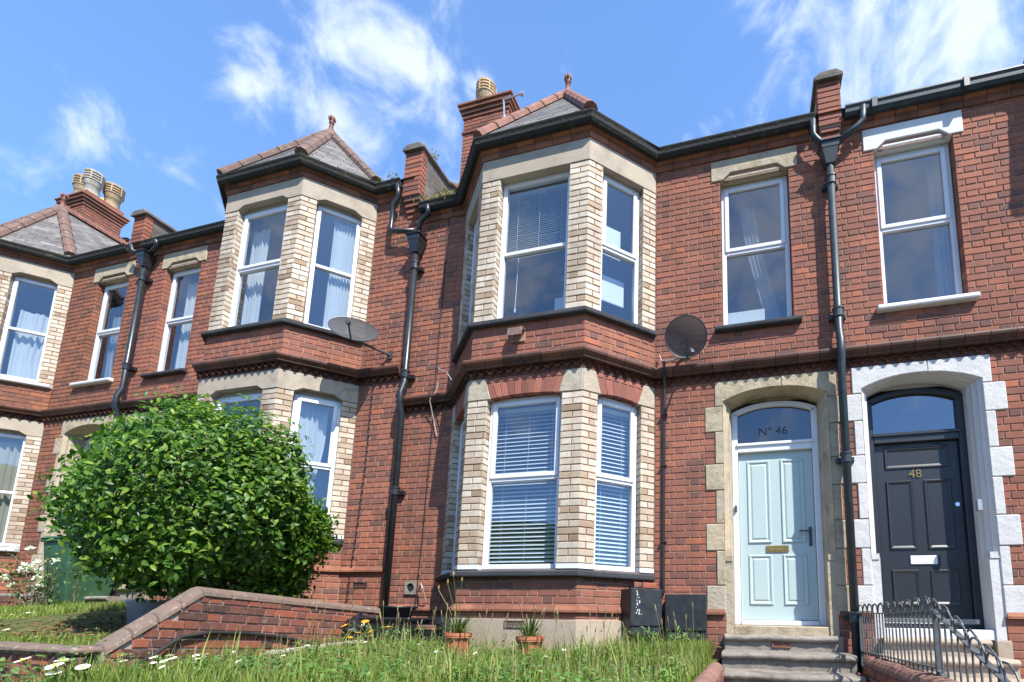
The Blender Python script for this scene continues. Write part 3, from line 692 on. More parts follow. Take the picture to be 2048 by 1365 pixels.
    for lv, zl0, zl1 in ((0, 2.405, 2.668), (1, 5.268, 5.558)):
        if lv == 0 and st.get('arch'):
            for P, l, a, b in ((PL, FL, PS, FL - PS), (PF, WF, PW, WF - PW), (PR, FL, PS, FL - PS)):
                hd = MB(); backing(hd, P, 0, l, Z(2.40), Z(2.67), [(a, b, Z(2.3), Z(2.44))], o=-.008); hd.pbox(P, a - .02, b + .02, Z(2.442), Z(2.47), -.16, -.010)
                ho = hd.build('arch', 'mortar', H)
                for c, d, s in ((0, a, 1), (b, l, -1)):
                    t = .085
                    poly = [(c, Z(2.408)), (d + (.045 if s > 0 else 0), Z(2.408)), (d - (.03 if s > 0 else 0), Z(2.668)), (c, Z(2.668))] if s > 0 else [(c - .045, Z(2.408)), (d, Z(2.408)), (d, Z(2.668)), (c + .03, Z(2.668))]
                    stone_block(P, poly, 'rough', ho, o=.006, back=-.07)
                n = max(4, round((b - a - .09) / .078)); cm = (a + b) / 2; hw = (b - a) / 2
                for i in range(n):
                    s0, s1 = -1 + 2 * i / n, -1 + 2 * (i + 1) / n; gp2 = .004 / hw
                    def pt(s, t): return (cm + s * (hw - .045 + .075 * t), Z(2.413 + .028 * (1 - s * s) + t * (.185 - .02 * (1 - s * s))))
                    mb = MB(); mb.prism(P, [pt(s0 + gp2, 0), pt(s1 - gp2, 0), pt(s1 - gp2, 1), pt(s0 + gp2, 1)], -.10, .001 + random.uniform(-.002, .002)); mb.build('brick', 'voussoir', ho, bevel=.003)
                    top = 2.605
                    mb = MB(); q0, q1 = pt(s0 + gp2, 1), pt(s1 - gp2, 1); mb.prism(P, [(q0[0], q0[1] + .008), (q1[0], q1[1] + .008), (q1[0], Z(2.668)), (q0[0], Z(2.668))], -.02, random.uniform(-.002, .002)); mb.build('brick', 'voussoir', ho, bevel=.003)
        else:
            for P, l, a, b in ((PL, FL, PS, FL - PS), (PF, WF, PW, WF - PW), (PR, FL, PS, FL - PS)):
                e = st.get('shoulder', 0.0); c = .10
                o = .008; k = lambda q: (q if True else q)
                poly = [(-T22 * 0, Z(zl0)), (a, Z(zl0))] + ([(a + c, Z(zl0 + e)), (b - c, Z(zl0 + e))] if e else []) + [(b, Z(zl0)), (l, Z(zl0)), (l, Z(zl1)), (0, Z(zl1))]
                n = len(poly); mb = MB()
                fx = lambda u, oo: u - (T22 * oo if P is not PL else -T22 * oo) if u == 0 else (u + (T22 * oo if P is not PR else -T22 * oo) if u == l else u)
                v = [P.P(fx(u, o), z, o) for u, z in poly] + [P.P(fx(u, -.16), z, -.16) for u, z in poly]
                mb.add(v, [tuple(range(n))] + [(i, i + n, (i + 1) % n + n, (i + 1) % n) for i in range(n)])
                if e: mb.pbox(P, a - .05, b + .05, Z(zl0 + .002), Z(zl0 + e + .03), -.17, -.09)
                mb.build('lintel', lin if not (lv == 0 and st.get('low_lintel')) else st['low_lintel'], H, bevel=.004)
    for lv, P, a, b, z0, z1 in wins:
        cfg = st['bay'][lv]; key = {id(PL): 0, id(PF): 1, id(PR): 2}[id(P)]
        window(P, a + .003, b - .003, Z(z0 + (.004 if lv else .054 - .05)), Z(z1 + (.03 if (lv == 0 and st.get('arch')) else .0)), -.085, H, cfg.get('split', .5), cfg.get('top', ['casement'] * 3)[key])
    # ---- small window over the door
    so = -.10; window(W, sw0 + .004, sw1 - .004, sz0 + .02, sz1 - .004, so, H, st.get('ssplit', .52), 'casement' if st.get('scase', 1) else 'plain')
    mb = MB(); pr = sp(Z(3.262), Z(3.345), .075); n = len(pr); a, b = scx - .475, scx + .475
    mb.add([W.P(a, z, q) for q, z in pr] + [W.P(b, z, q) for q, z in pr], [tuple(range(n)), tuple(range(2 * n - 1, n - 1, -1))] + [(q, q + n, (q + 1) % n + n, (q + 1) % n) for q in range(n)])
    mb.build('window_sill', st.get('ssill', 'black_sill'), H, bevel=.008)
    sl = st.get('slintel', 'stone'); mb = MB()
    mb.prism(W, [(scx - .50, sz1), (scx - .36, sz1), (scx - .27, sz1 + .085), (scx + .27, sz1 + .085), (scx + .36, sz1), (scx + .50, sz1), (scx + .50, Z(5.54)), (scx - .50, Z(5.54))], -.16, .014)
    mb.prism(W, [(scx - .37, sz1), (scx + .37, sz1), (scx + .28, sz1 + .09), (scx - .28, sz1 + .09)], -.16, -.045)
    mb.tube([W.P(scx - .30, sz1 + .03, -.028), W.P(scx + .30, sz1 + .03, -.028)], .028, 8)
    mb.build('lintel', sl, H, bevel=.006)
    # ---- door surround: moulded reveal, toothed jamb stones, arched head stones
    zs, rise, hw = 2.415, .125, .555
    path = lambda i: [(dcx - hw + i, Z(.62))] + arch_pts(dcx, hw - i, Z(zs), rise) + [(dcx + hw - i, Z(.62))]
    rev = MB(); prf = [(0, .012), (.012, -.012), (.035, -.030), (.030, -.055), (.050, -.075), (.066, -.080), (.066, -.115), (.082, -.16), (.082, -.30)]
    rings = [[W.P(u, z, o) for u, z in path(i)] for i, o in prf]; n = len(rings[0])
    for q in range(len(rings) - 1): rev.add(rings[q] + rings[q + 1], [(i, i + n, i + n + 1, i + 1) for i in range(n - 1)])
    rev.prism(W, [(dcx - hw, Z(2.50)), (dcx - hw, Z(2.57)), (dcx + hw, Z(2.57)), (dcx + hw, Z(2.50))], -.30, -.285)
    for s in (-1, 1):                                                   # plain base blocks
        rev.pbox(W, *sorted((dcx + s * hw, dcx + s * (hw - .082))), Z(-.17), Z(.62), -.30, -.005)
        rev.pbox(W, *sorted((dcx + s * (hw - .002), dcx + s * (hw - .075))), Z(.60), Z(.66), -.115, .004)
    dso = rev.build('door_surround', sur, H)
    for a, b, w in tooth:
        a2, b2 = Z(a) + .003, Z(b) - .003; ww = hw_w if w else hw_n
        if b > 2.37:
            ap = arch_pts(dcx, hw, Z(zs), rise); ap = [(u, max(z, a2)) for u, z in ap]; mid = len(ap) // 2
            for half in (ap[:mid + 2], ap[mid + 1:]):
                lft = half is not None and half[0][0] < dcx - .3
                e = dcx - ww if lft else dcx + ww
                e = min(max(e, x0 + .01), x1 - .01)
                poly = ([(e, a2), (half[0][0], a2)] + half + [(half[-1][0] - .003, b2), (e, b2)]) if lft else ([(half[0][0] + .003, b2)] + [(half[0][0] + .003, half[0][1])] + half[1:] + [(half[-1][0], a2), (e, a2), (e, b2)])
                if not lft: poly = poly
                clean = []
                for p in poly:
                    if not clean or (abs(p[0] - clean[-1][0]) + abs(p[1] - clean[-1][1])) > .002: clean.append(p)
                stone_block(W, clean, sur, dso, o=.012 + random.uniform(-.003, .003), back=-.06)
        else:
            for s in (-1, 1):
                e = min(max(dcx + s * ww, x0 + .01), x1 - .01); u0, u1 = sorted((dcx + s * hw, e))
                stone_block(W, [(u0, a2), (u1, a2), (u1, b2), (u0, b2)], sur, dso, o=.012 + random.uniform(-.003, .003), back=-.06)
    # ---- door
    st['door'](W, dcx, dz, H)
    # ---- inside: dark rooms
    r = MB()
    for z in (-.2, 2.80, 5.45): r.box(x0 + .02, x1 - .02, .16, 4.0, Z(z), Z(z) + .05)
    r.box(x0 + .02, x1 - .02, 4.0, 4.05, Z(-.2), Z(5.5)); r.box(x0 + .02, x0 + .06, .10, 4.0, Z(-.2), Z(5.5)); r.box(x1 - .06, x1 - .02, .10, 4.0, Z(-.2), Z(5.5))
    xd = dcx + (.75 if dcx < xl else -.75); r.box(xd - .03, xd + .03, .10, 4.0, Z(-.15), Z(2.8))
    for z0, z1 in ((.30, .42), (2.66, 3.32), (5.46, 5.56)): r.add([(xl, .17, Z(z0)), (xlf + .05, -BD + .17, Z(z0)), (xrf - .05, -BD + .17, Z(z0)), (xr, .17, Z(z0)), (xl, .17, Z(z1)), (xlf + .05, -BD + .17, Z(z1)), (xrf - .05, -BD + .17, Z(z1)), (xr, .17, Z(z1))], [(0, 1, 2, 3), (7, 6, 5, 4), (0, 4, 5, 1), (1, 5, 6, 2), (2, 6, 7, 3)])
    r.build('room', 'inner', H)
    # ---- roof
    ze, ex = Z(5.775), .135; xm = (xlf + xrf) / 2; ya = .24; za = Z(7.42); pm = .78; yr = 4.2
    rf = MB(); rf.add([(x0, -.12, ze), (x1, -.12, ze), (x1, yr, ze + (yr + .12) * pm), (x0, yr, ze + (yr + .12) * pm)], [(0, 1, 2, 3)])
    rf.add([(x0, yr, ze + (yr + .12) * pm), (x1, yr, ze + (yr + .12) * pm), (x1, 8.5, ze), (x0, 8.5, ze)], [(0, 1, 2, 3)])
    yb = -.12 + (za - ze) / pm
    E = [(xl - .10, -.14, ze), (xlf - .055, -BD - ex, ze), (xrf + .055, -BD - ex, ze), (xr + .10, -.14, ze)]; A = (xm, ya, za); B = (xm, yb, za)
    low_ = lambda p: (p[0], p[1], p[2] - .02)
    rf.add([low_(p) for p in E + [A, B]], [(0, 1, 4), (1, 2, 4), (2, 3, 4), (3, 5, 4), (0, 4, 5)])
    ro = rf.build('roof', 'slate', H)
    def slates(tri, seed):
        a, b, c = [Vector(p) for p in tri]; ux = (b - a).normalized(); nn = (b - a).cross(c - a).normalized(); uy = nn.cross(ux)
        pts = [((p - a).dot(ux), (p - a).dot(uy)) for p in (a, b, c)]; hmax = max(p[1] for p in pts); row = .115; k = 0
        def clip_row(y0, y1):
            poly = pts
            for yy, keep in ((y0, 1), (y1, -1)):
                out = []
                for i in range(len(poly)):
                    p, q = poly[i], poly[(i + 1) % len(poly)]; dp, dq = (p[1] - yy) * keep, (q[1] - yy) * keep
                    if dp >= 0: out.append(p)
                    if dp * dq < 0: t = dp / (dp - dq); out.append((p[0] + (q[0] - p[0]) * t, p[1] + (q[1] - p[1]) * t))
                poly = out
                if len(poly) < 3: return None
            return poly
        y = 0.0
        while y < hmax - .01:
            poly = clip_row(max(y, 0), min(y + row, hmax))
            if poly:
                xa, xb = min(p[0] for p in poly), max(p[0] for p in poly); lo = [p for p in poly if p[1] < y + row * .5]; hi = [p for p in poly if p[1] >= y + row * .5] or lo
                def edge(t, side):
                    ps = sorted(poly, key=lambda p: p[1]); l0 = [p[0] for p in poly if abs(p[1] - ps[0][1]) < 1e-4]; l1 = [p[0] for p in poly if abs(p[1] - ps[-1][1]) < 1e-4]
                    f = min if side == 0 else max; return f(l0) + (f(l1) - f(l0)) * t
                x = xa - (.11 if k % 2 else 0)
                while x < xb:
                    s0, s1 = x + .003, x + .217; x += .22
                    q = [(min(max(s0, edge(0, 0)), edge(0, 1)), y), (min(max(s1, edge(0, 0)), edge(0, 1)), y), (min(max(s1, edge(1, 0)), edge(1, 1)), min(y + row, hmax)), (min(max(s0, edge(1, 0)), edge(1, 1)), min(y + row, hmax))]
                    if q[1][0] - q[0][0] + q[2][0] - q[3][0] < .03: continue
                    lift = .004 + random.uniform(0, .0025); tp = lambda p, o: a + ux * p[0] + uy * p[1] + nn * o
                    v = [tp(q[0], lift), tp(q[1], lift), tp(q[2], .003), tp(q[3], .003), tp(q[0], -.004), tp(q[1], -.004)]
                    mb = MB(); mb.add(v, [(0, 1, 2, 3), (4, 5, 1, 0), (4, 0, 3), (1, 5, 2)]); mb.build('slate', 'slate', ro)
            y += row; k += 1
    for t in st.get('slated', ((1, 2), (2, 3))): slates((E[t[0]], E[t[1]], A), 1)
    if 'side' in st: slates((E[3], B, A), 2)
    def ridge_line(p, q, crest=False, r=.075):
        p, q = Vector(p), Vector(q); L = (q - p).length; n = max(1, round(L / .33)); d = (q - p).normalized()
        sd = d.cross(Vector((0, 0, 1))).normalized(); up = sd.cross(d)
        for i in range(n):
            c0 = p + d * (L * i / n + .004); c1 = p + d * (L * (i + 1) / n - .004); mb = MB(); v = []
            for c, rr in ((c0, r), (c1, r * 1.06)):
                for kk in range(7):
                    an = R(-20 + 220 * kk / 6); v.append(c + sd * math.cos(an) * rr * 1.1 + up * (math.sin(an) * rr))
            mb.add(v, [(kk, kk + 1, 7 + kk + 1, 7 + kk) for kk in range(6)] + [tuple(range(6, -1, -1)), tuple(range(7, 14))])
            if crest:
                for kk in range(3):
                    cc = c0 + (c1 - c0) * ((kk + .5) / 3); w = (c1 - c0).length / 3 * .42
                    mb.add([cc - d * w - sd * .012 + up * r * .9, cc + d * w - sd * .012 + up * r * .9, cc + d * w + sd * .012 + up * r * .9, cc - d * w + sd * .012 + up * r * .9,
                            cc - d * w - sd * .012 + up * (r + .055), cc + d * w - sd * .012 + up * (r + .055), cc + d * w + sd * .012 + up * (r + .055), cc - d * w + sd * .012 + up * (r + .055)], MB.HEX)
            mb.build('ridge_tile', 'redterra' if crest else st.get('ridge', 'ridge'), ro, smooth=False, bevel=.004)
    for i in st.get('hips', (0, 1, 2, 3)): ridge_line(A, Vector(E[i]) + (Vector(A) - Vector(E[i])) * .02)
    ridge_line(A, B, True)
    # ---- finial
    f = MB(); k_ = .66; f.lathe((xm, ya, za), [(r_ * k_, z_ * k_) for r_, z_ in [(.085, -.03), (.075, .06), (.058, .10), (.052, .16), (.045, .30), (.062, .315), (.062, .335), (.046, .35), (.060, .42), (.070, .47), (.045, .50), (.03, .52)]], 14)
    for i in range(6):
        an = i * math.pi / 3; c = Vector((xm + .068 * k_ * math.cos(an), ya + .068 * k_ * math.sin(an), za + .45 * k_)); f.lathe(c, [(.006 * k_, -.075 * k_), (.022 * k_, -.03 * k_), (.026 * k_, .01), (.012 * k_, .03)], 6)
    f.build('finial', 'redterra', H, smooth=True)
    return H, dict(PL=PL, PF=PF, PR=PR, W=W, FL=FL, WF=WF, Z=Z, xl=xl, xlf=xlf, xrf=xrf, xr=xr, wall=wallo, ro=ro, PW=PW, PS=PS, sw=(sw0, sw1, sz0, sz1))
def door(style):
    def f(W, cx, dz, H):
        Z = lambda z: z + dz; fm, lm, gm = style['frame'], style['leaf'], style['glass']; o = -.24; hw = .474
        mb = MB()
        for s in (-1, 1): mb.pbox(W, *sorted((cx + s * hw, cx + s * .405)), Z(-.075), Z(2.36), o - .09, o)
        ap = arch_pts(cx, hw, Z(2.37), .105); ai = arch_pts(cx, hw - .055, Z(2.335), .09); n = len(ap)
        v = [W.P(u, z, o) for u, z in ap + ai] + [W.P(u, z, o - .09) for u, z in ap + ai]
        mb.add(v, [(i, n + i, n + i + 1, i + 1) for i in range(n - 1)] + [(n + i, 3 * n + i, 3 * n + i + 1, n + i + 1) for i in range(n - 1)])
        mb.pbox(W, cx - .405, cx + .405, Z(1.885), Z(1.985), o - .09, o + .002); mb.pbox(W, cx - .42, cx + .42, Z(1.955), Z(1.99), o - .03, o + .02)
        mb.pbox(W, cx - .405, cx + .405, Z(-.075), Z(-.022), o - .09, o + .012)
        fr = mb.build('door_frame', fm, H, bevel=.006)
        mb = MB(); v = [W.P(u, z, o - .045) for u, z in [(cx - .42, Z(1.98))] + arch_pts(cx, .425, Z(2.34), .09) + [(cx + .42, Z(1.98))]]
        mb.add(v, [tuple(range(len(v) - 1, -1, -1))]); mb.build('fanlight', gm, H)
        mb = MB(); mb.pbox(W, cx - .402, cx + .402, Z(-.018), Z(1.882), o - .09, o - .045)
        if style.get('num'): pass
        lf = mb.build('door', lm, H, bevel=.003)
        of = o - .045
        for a, b, c, d, k in style['panels']:
            q = MB()
            def frame(i0, i1, h0, h1):
                A = [(cx + a + i0, Z(c) + i0), (cx + b - i0, Z(c) + i0), (cx + b - i0, Z(d) - i0), (cx + a + i0, Z(d) - i0)]
                B = [(cx + a + i1, Z(c) + i1), (cx + b - i1, Z(c) + i1), (cx + b - i1, Z(d) - i1), (cx + a + i1, Z(d) - i1)]
                v = [W.P(u, z, of + h0) for u, z in A] + [W.P(u, z, of + h1) for u, z in B]
                q.add(v, [(i, (i + 1) % 4, (i + 1) % 4 + 4, i + 4) for i in range(4)]); return B, h1
            e = .0015
            frame(0, .010, e, .014); frame(.010, .022, .014, .012); B, h = frame(.022, .040, .012, -.004 + .006)
            if k: B, h = frame(.040, .058, .002, .010)
            q.add([W.P(u, z, of + h) for u, z in B], [(0, 1, 2, 3)]); q.build('panel', lm, lf)
        style['extra'](W, cx, Z, of, lf, H)
        th = MB(); th.pbox(W, cx - .475, cx + .475, Z(-.175), Z(-.078), -.34, -.02); th.build('threshold', style['thr'], H, bevel=.008)
    return f
def exC(W, cx, Z, of, lf, H):
    mb = MB(); mb.pbox(W, cx - .12, cx + .12, Z(.725), Z(.80), of, of + .012); p = mb.build('letterbox', 'brass', lf, bevel=.004)
    mb = MB(); mb.pbox(W, cx - .095, cx + .095, Z(.742), Z(.785), of + .011, of + .017); mb.build('letterbox_flap', 'brass', lf, bevel=.002)
    mb = MB(); mb.pbox(W, cx + .335, cx + .368, Z(.79), Z(1.0), of, of + .012); mb.tube([W.P(cx + .352, Z(.955), of), W.P(cx + .352, Z(.955), of + .045), W.P(cx + .23, Z(.950), of + .05)], .009, 8)
    mb.build('handle', 'gray', lf, bevel=.002)
    mb = MB(); mb.pbox(W, cx - .40 - .05, cx - .425, Z(1.19), Z(1.26), -.24, -.215); mb.build('doorbell', 'gray', H, bevel=.003)
    add_text('lettering', 'N\u00ba 46', .135, .002, W, cx - .01, Z(2.13), -.24 - .043, 'glassdk', H)
def exD(W, cx, Z, of, lf, H):
    mb = MB(); mb.pbox(W, cx - .125, cx + .125, Z(.575), Z(.665), of, of + .012); mb.build('letterbox', 'board', lf, bevel=.004)
    add_text('house_number', '48', .125, .004, W, cx - .02, Z(1.535), of + .005, 'brass', lf)
    mb = MB(); mb.tube([W.P(cx + .345, Z(1.19), of), W.P(cx + .345, Z(1.19), of + .018)], .022, 14); mb.build('door_lock', 'chrome', lf)
    mb = MB(); mb.pbox(W, cx - .43, cx + .43, Z(-.028), Z(.02), of - .02, of + .07); mb.build('weather_bar', 'chrome', lf, bevel=.006)
    # scalloped line over the top panel
    mb = MB(); pts = [W.P(cx + u, Z(1.845 + .035 * (1 - (u / .30) ** 2)), of + .004) for u in [(-.30 + .05 * i) for i in range(13)]]; mb.tube(pts, .008, 6); mb.build('moulding', 'doorD', lf)
def exN(W, cx, Z, of, lf, H): pass
P4 = [(-.31, -.055, .83, 1.785, 1), (.055, .31, .83, 1.785, 1), (-.31, -.055, .145, .70, 1), (.055, .31, .145, .70, 1)]
PD = [(-.31, .31, 1.60, 1.83, 0), (-.31, -.05, .73, 1.47, 0), (.05, .31, .73, 1.47, 0), (-.31, -.05, .15, .52, 0), (.05, .31, .15, .52, 0)]
dC = dict(frame='upvc', leaf='doorC', glass='fan', panels=P4, extra=exC, thr='stone')
dD = dict(frame='doorD', leaf='doorD', glass='fanD', panels=PD, extra=exD, thr='white')
dA = dict(frame='white', leaf='doorA', glass='fan', panels=P4, extra=exN, thr='stone')
sC = dict(door=door(dC), arch=1, lintel='lintel', slintel='stone', bay=[dict(split=.515), dict(split=.485, top=['casement', 'plain', 'casement'])], gut='gut', phase=.03, slated=((1, 2), (0, 1)), ridge='redterra', render_wall=0, gx=(.13, .17), hips=(0, 1, 2))
sD = dict(door=door(dD), lintel='white_smooth', slintel='white_smooth', surround='white_stone', ssill='white', baysill='white', bay=[dict(split=.5), dict(split=.5)], gut='pipeD', new_gutter=1, gx=(.15, 0), phase=.11, ssplit=.505)
sB = dict(door=door(dA), shoulder=.06, bay=[dict(split=.5), dict(split=.51, top=['plain', 'casement', 'plain'])], low_lintel='lintel', phase=.2, brick_plinth=1, slated=((1, 2), (2, 3)), side=1, ssplit=.5, scase=1, gx=(0, .22))
sA = dict(door=door(dA), shoulder=.06, red='redA', mortar='mortarA', baysill='white', ssill='white', bay=[dict(split=.48, top=['plain'] * 3), dict(split=.49, top=['plain'] * 3)], phase=.27, brick_plinth=1, slated=((1, 2), (2, 3)), side=1, ssplit=.5, gx=(0, .38))
DZB, DZA = .49, .52
HD, gD = house('D', 1.0, 6.6, 3.03, 1.72, 1.84, 0.0, 'red brick house on the far right with a white painted door surround and charcoal door', sD)
HC, gC = house('C', -4.6, 1.0, -3.77, .28, .13, 0.0, 'red brick house with the pale blue front door and brick arches over its bay window', sC)
HB, gB = house('B', -10.06, -4.6, -8.02, -9.32, -9.17, DZB, 'red brick house behind the round green shrub, dish at the corner of its bay', sB)
HA, gA = house('A', -15.66, -10.06, -14.64, -10.80, -10.86, DZA, 'darker red brick house at the far left with white painted sills and three chimney pots', sA)

# ------------------------------------------------------------------ parapets between the roofs, chimneys
def parapet(H, xa, xb, zc, zt, ystop, side_mat, name='parapet', rise=.62, d=.10):
    mb = MB(); prof = [(-.004, zc - .1), (ystop, zc - .1 + ystop * .5), (ystop, zt + (ystop - .45) * rise), (.45, zt - .02), (.28, zt - .06), (-.004, zt - .06)]
    # body seen from the side, front face recessed behind the bricks
    pts = [(-d + .012, zc), (.10, zc - .3), (ystop, zc - .3 + ystop * .6), (ystop, zt - .05 + (ystop - .55) * rise), (.55, zt - .06), (-d + .012, zt - .06)]
    v = [(xa + .012, y, z) for y, z in pts] + [(xb - .012, y, z) for y, z in pts]; n = len(pts)
    mb.add(v, [tuple(range(n)), tuple(range(2 * n - 1, n - 1, -1))] + [(i, i + n, (i + 1) % n + n, (i + 1) % n) for i in range(n)]); p = mb.build(name, side_mat, H)
    F = Pn(xa, -d); w = xb - xa; cells = lay(F, 0, w, zc, zt - .06, zb=zc, bond='head')
    Rr = Pn(xb, -d, 0, 1); Ll = Pn(xa, .03, 0, -1)
    for P in (Rr, Ll): cells += lay(P, 0, .115, zc, zt - .06, zb=zc, bond='head')
    bricks(cells, p, 'red', 'brick', 80, 'brickwork', min_w=6)
    # corbel out over the wall
    for i in range(4):
        mb = MB(); z = zc - .075 * (i + 1); s = .022 * (i + 1); mb.box(xa + .01 + s * .4, xb - .01 - s * .4, -d + s, .06, z + .006, z + .070); mb.build('brick', 'red', p, bevel=.005)
    # coping, humped at the front then raking up the roof
    ce = MB(); e = .035
    prof = [(xa - e, zt - .062), (xb + e, zt - .062), (xb + e, zt - .015), (xb - .04, zt + .045), (xa + .04, zt + .045), (xa - e, zt - .015)]
    def ring(y, dz): return [(x, y, z + dz) for x, z in prof]
    ys = [(-d - .045, -.02), (-d - .02, .0), (.25, .0), (.5, -.005), (ystop, (ystop - .5) * rise)]
    v = []; 
    for y, dz in ys: v += ring(y, dz)
    ce.add(v, [tuple(range(5, -1, -1))] + [(k * 6 + i, k * 6 + (i + 1) % 6, (k + 1) * 6 + (i + 1) % 6, (k + 1) * 6 + i) for k in range(len(ys) - 1) for i in range(6)])
    ce.build('coping', 'pebble', p, bevel=.01); return p
parapet(HC, .87, 1.12, 5.62, 6.28, 3.4, 'render')
pB = parapet(HB, -4.80, -4.51, 5.98, 6.78, 3.4, 'pebble')
parapet(HA, -10.42, -10.12, 6.32, 6.90, 3.4, 'pebble')

def pot(ch, x, y, z, mat, h=.42, r=.13, cowl=True):
    mb = MB(); mb.lathe((x, y, z), [(r * 1.05, -.05), (r, .0), (r * .93, h * .55), (r * .98, h * .56), (r * .98, h * .62), (r * .92, h * .63), (r * .92, h)], 18); p = mb.build('chimney_pot', mat, ch, smooth=True)
    if not cowl: return
    q = MB(); zz = z + h * .78; R2 = r * 1.22
    for i in range(4):
        z0 = zz + i * .066; q.lathe((x, y, z0), [(R2 * .93, 0), (R2 + .012, .004), (R2 + .012, .026), (R2 * .93, .030)], 18)
    for k in range(6):
        a = k * math.pi / 3 + .3; q.tube([(x + R2 * math.cos(a), y + R2 * math.sin(a), zz), (x + R2 * math.cos(a), y + R2 * math.sin(a), zz + .24)], .014, 5)
    q.lathe((x, y, zz + .235), [(R2 + .01, 0), (R2, .02), (R2 * .6, .05), (.01, .06)], 18); q.lathe((x, y, zz + .0), [(R2 * .8, -.12), (R2, .0), (R2 * .8, .02)], 18)
    q.build('cowl', [mat] if cowl == 1 else 'cowl', ch)
    q = MB(); q.lathe((x, y, zz), [(R2 * .86, .0), (R2 * .86, .23)], 14); q.build('gap_shade', 'cable', ch)  # black cylinder inside the cowl paints the shade in its gaps
def chimney(H, x0, x1, y0, y1, zb, zt, label=None):
    mb = MB(); mb.box(x0 + .008, x1 - .008, y0 + .008, y1 - .008, zb, zt - .02); ch = mb.build('chimney', 'mortarA', H); cells = []
    faces = [(Pn(x0, y0), x1 - x0), (Pn(x1, y0, 0, 1), y1 - y0), (Pn(x0, y1, 0, -1), y1 - y0)]
    for P, l in faces: cells += lay(P, 0, l, zb, zt - .30, zb=zt)
    for i, (o, h) in enumerate(((.02, .075), (.045, .075), (.075, .075), (.10, .05))):
        z = zt - .30 + sum(q for _, q in ((.02, .075), (.045, .075), (.075, .075), (.10, .05))[:i])
        m2 = MB(); m2.box(x0 - o, x1 + o, y0 - o, y1 + o, z + .003, z + h - .003); m2.build('corbel', 'corb', ch, bevel=.006)
    m2 = MB(); m2.box(x0 + .0, x1 - .0, y0 + .0, y1 - .0, zt - .03, zt + .11); m2.build('corbel', 'red', ch, bevel=.006)
    m2 = MB(); z = zt - .62; m2.box(x0 - .022, x1 + .022, y0 - .022, y1 + .022, z, z + .05); m2.build('corbel', 'corb', ch, bevel=.006)
    m2 = MB(); m2.box(x0 + .06, x1 - .06, y0 + .06, y1 - .06, zt + .10, zt + .15); m2.build('flaunching', 'render', ch, bevel=.03)
    bricks(cells, ch, 'red', 'brick', 150, 'brickwork', min_w=9); return ch
chC = chimney(HC, -5.04, -4.12, 1.52, 2.6, 7.2, 9.47)
pot(chC, -4.76, 1.76, 9.60, 'pot_buff', .34, .15, 1)
chA = chimney(HA, -16.06, -15.26, 1.40, 2.14, 7.6, 9.84)
pot(chA, -15.86, 1.60, 9.97, 'pot_buff', .42, .14, 1); pot(chA, -15.46, 1.58, 9.97, 'pot_white', .46, .145, 1); pot(chA, -15.46, 1.98, 9.97, 'pot_buff', .46, .15, 1); pot(chA, -15.80, 2.0, 9.97, 'pot_buff', .34, .11, 0)

# ------------------------------------------------------------------ rainwater pipes (each hangs on the wall of two houses)
def drainpipe(x, ztop, zbot, label, mat, necks, r=.042, knee=None, grp='black rainwater pipes on the party walls'):
    root = empty('drainpipe', (x, -.1, zbot), label, 'drainpipe', grp); y = -.105
    mb = MB(); hh = .26
    for z0, z1, a0, a1 in ((ztop - .02, ztop, .115, .115), (ztop - .09, ztop - .02, .09, .10), (ztop - .26, ztop - .09, .05, .088)):
        mb.add([(x - a0, y + min(a0, .085), z0), (x + a0, y + min(a0, .085), z0), (x + a0, y - a0, z0), (x - a0, y - a0, z0), (x - a1, y + min(a1, .085), z1), (x + a1, y + min(a1, .085), z1), (x + a1, y - a1, z1), (x - a1, y - a1, z1)], MB.HEX)
    mb.build('hopper_head', mat, root, bevel=.006)
    mb = MB(); pts = [(x, y, ztop - .24)] + ([(x, y, knee + .12), (x, y - .055, knee - .04), (x, y - .055, knee - .2), (x, y, knee - .35)] if knee else []) + [(x, y, zbot)]
    mb.tube(pts, r, 14); mb.build('pipe', mat, root, smooth=True)
    z = ztop - .45
    first = True
    while z > zbot + .2:
        q = MB(); q.lathe((x, y, z), [(r * 1.02, -.055), (r * 1.28, -.05), (r * 1.28, .03), (r * 1.45, .035), (r * 1.45, .055), (r * 1.02, .06)], 14)
        q.box(x - .085, x + .085, y + .05, -.005, z - .035, z + .02); q.tube([(x + .075, -.06, z - .01), (x + .075, -.0, z - .01)], .012, 6)
        q.build('collar', mat, root); z -= 1.62
    for nk in necks:
        q = MB(); q.tube(nk, .034, 10); q.build('swan_neck', mat, root, smooth=True)
    return root
drainpipe(.965, 5.33, -.5, 'dark blue green drainpipe between the pale blue door and the charcoal door', 'pipeD', [[(.80, -.16, 5.66), (.80, -.13, 5.50), (.84, -.12, 5.44), (.93, -.12, 5.33)], [(1.33, -.16, 5.70), (1.33, -.13, 5.56), (1.27, -.12, 5.50), (1.02, -.12, 5.33)]], knee=2.95)
drainpipe(-4.47, 5.25, -.2, 'tall black drainpipe between two bays, from mossy gutter down to the black tub', 'pipe', [[(-4.84, -.16, 6.14), (-4.84, -.12, 5.98), (-4.93, -.11, 5.88), (-4.93, -.11, 5.48), (-4.90, -.11, 5.44), (-4.53, -.11, 5.36)], [(-4.30, -.17, 5.68), (-4.30, -.13, 5.58), (-4.44, -.11, 5.50), (-4.47, -.11, 5.2)]], knee=2.95)
drainpipe(-9.93, 6.02, .0, 'black drainpipe at the left between two houses, running down behind the shrub', 'pipe', [[(-10.25, -.17, 6.22), (-10.25, -.13, 6.12), (-10.0, -.11, 6.0)], [(-9.66, -.17, 6.20), (-9.66, -.13, 6.12), (-9.84, -.11, 6.0)]], knee=3.45)
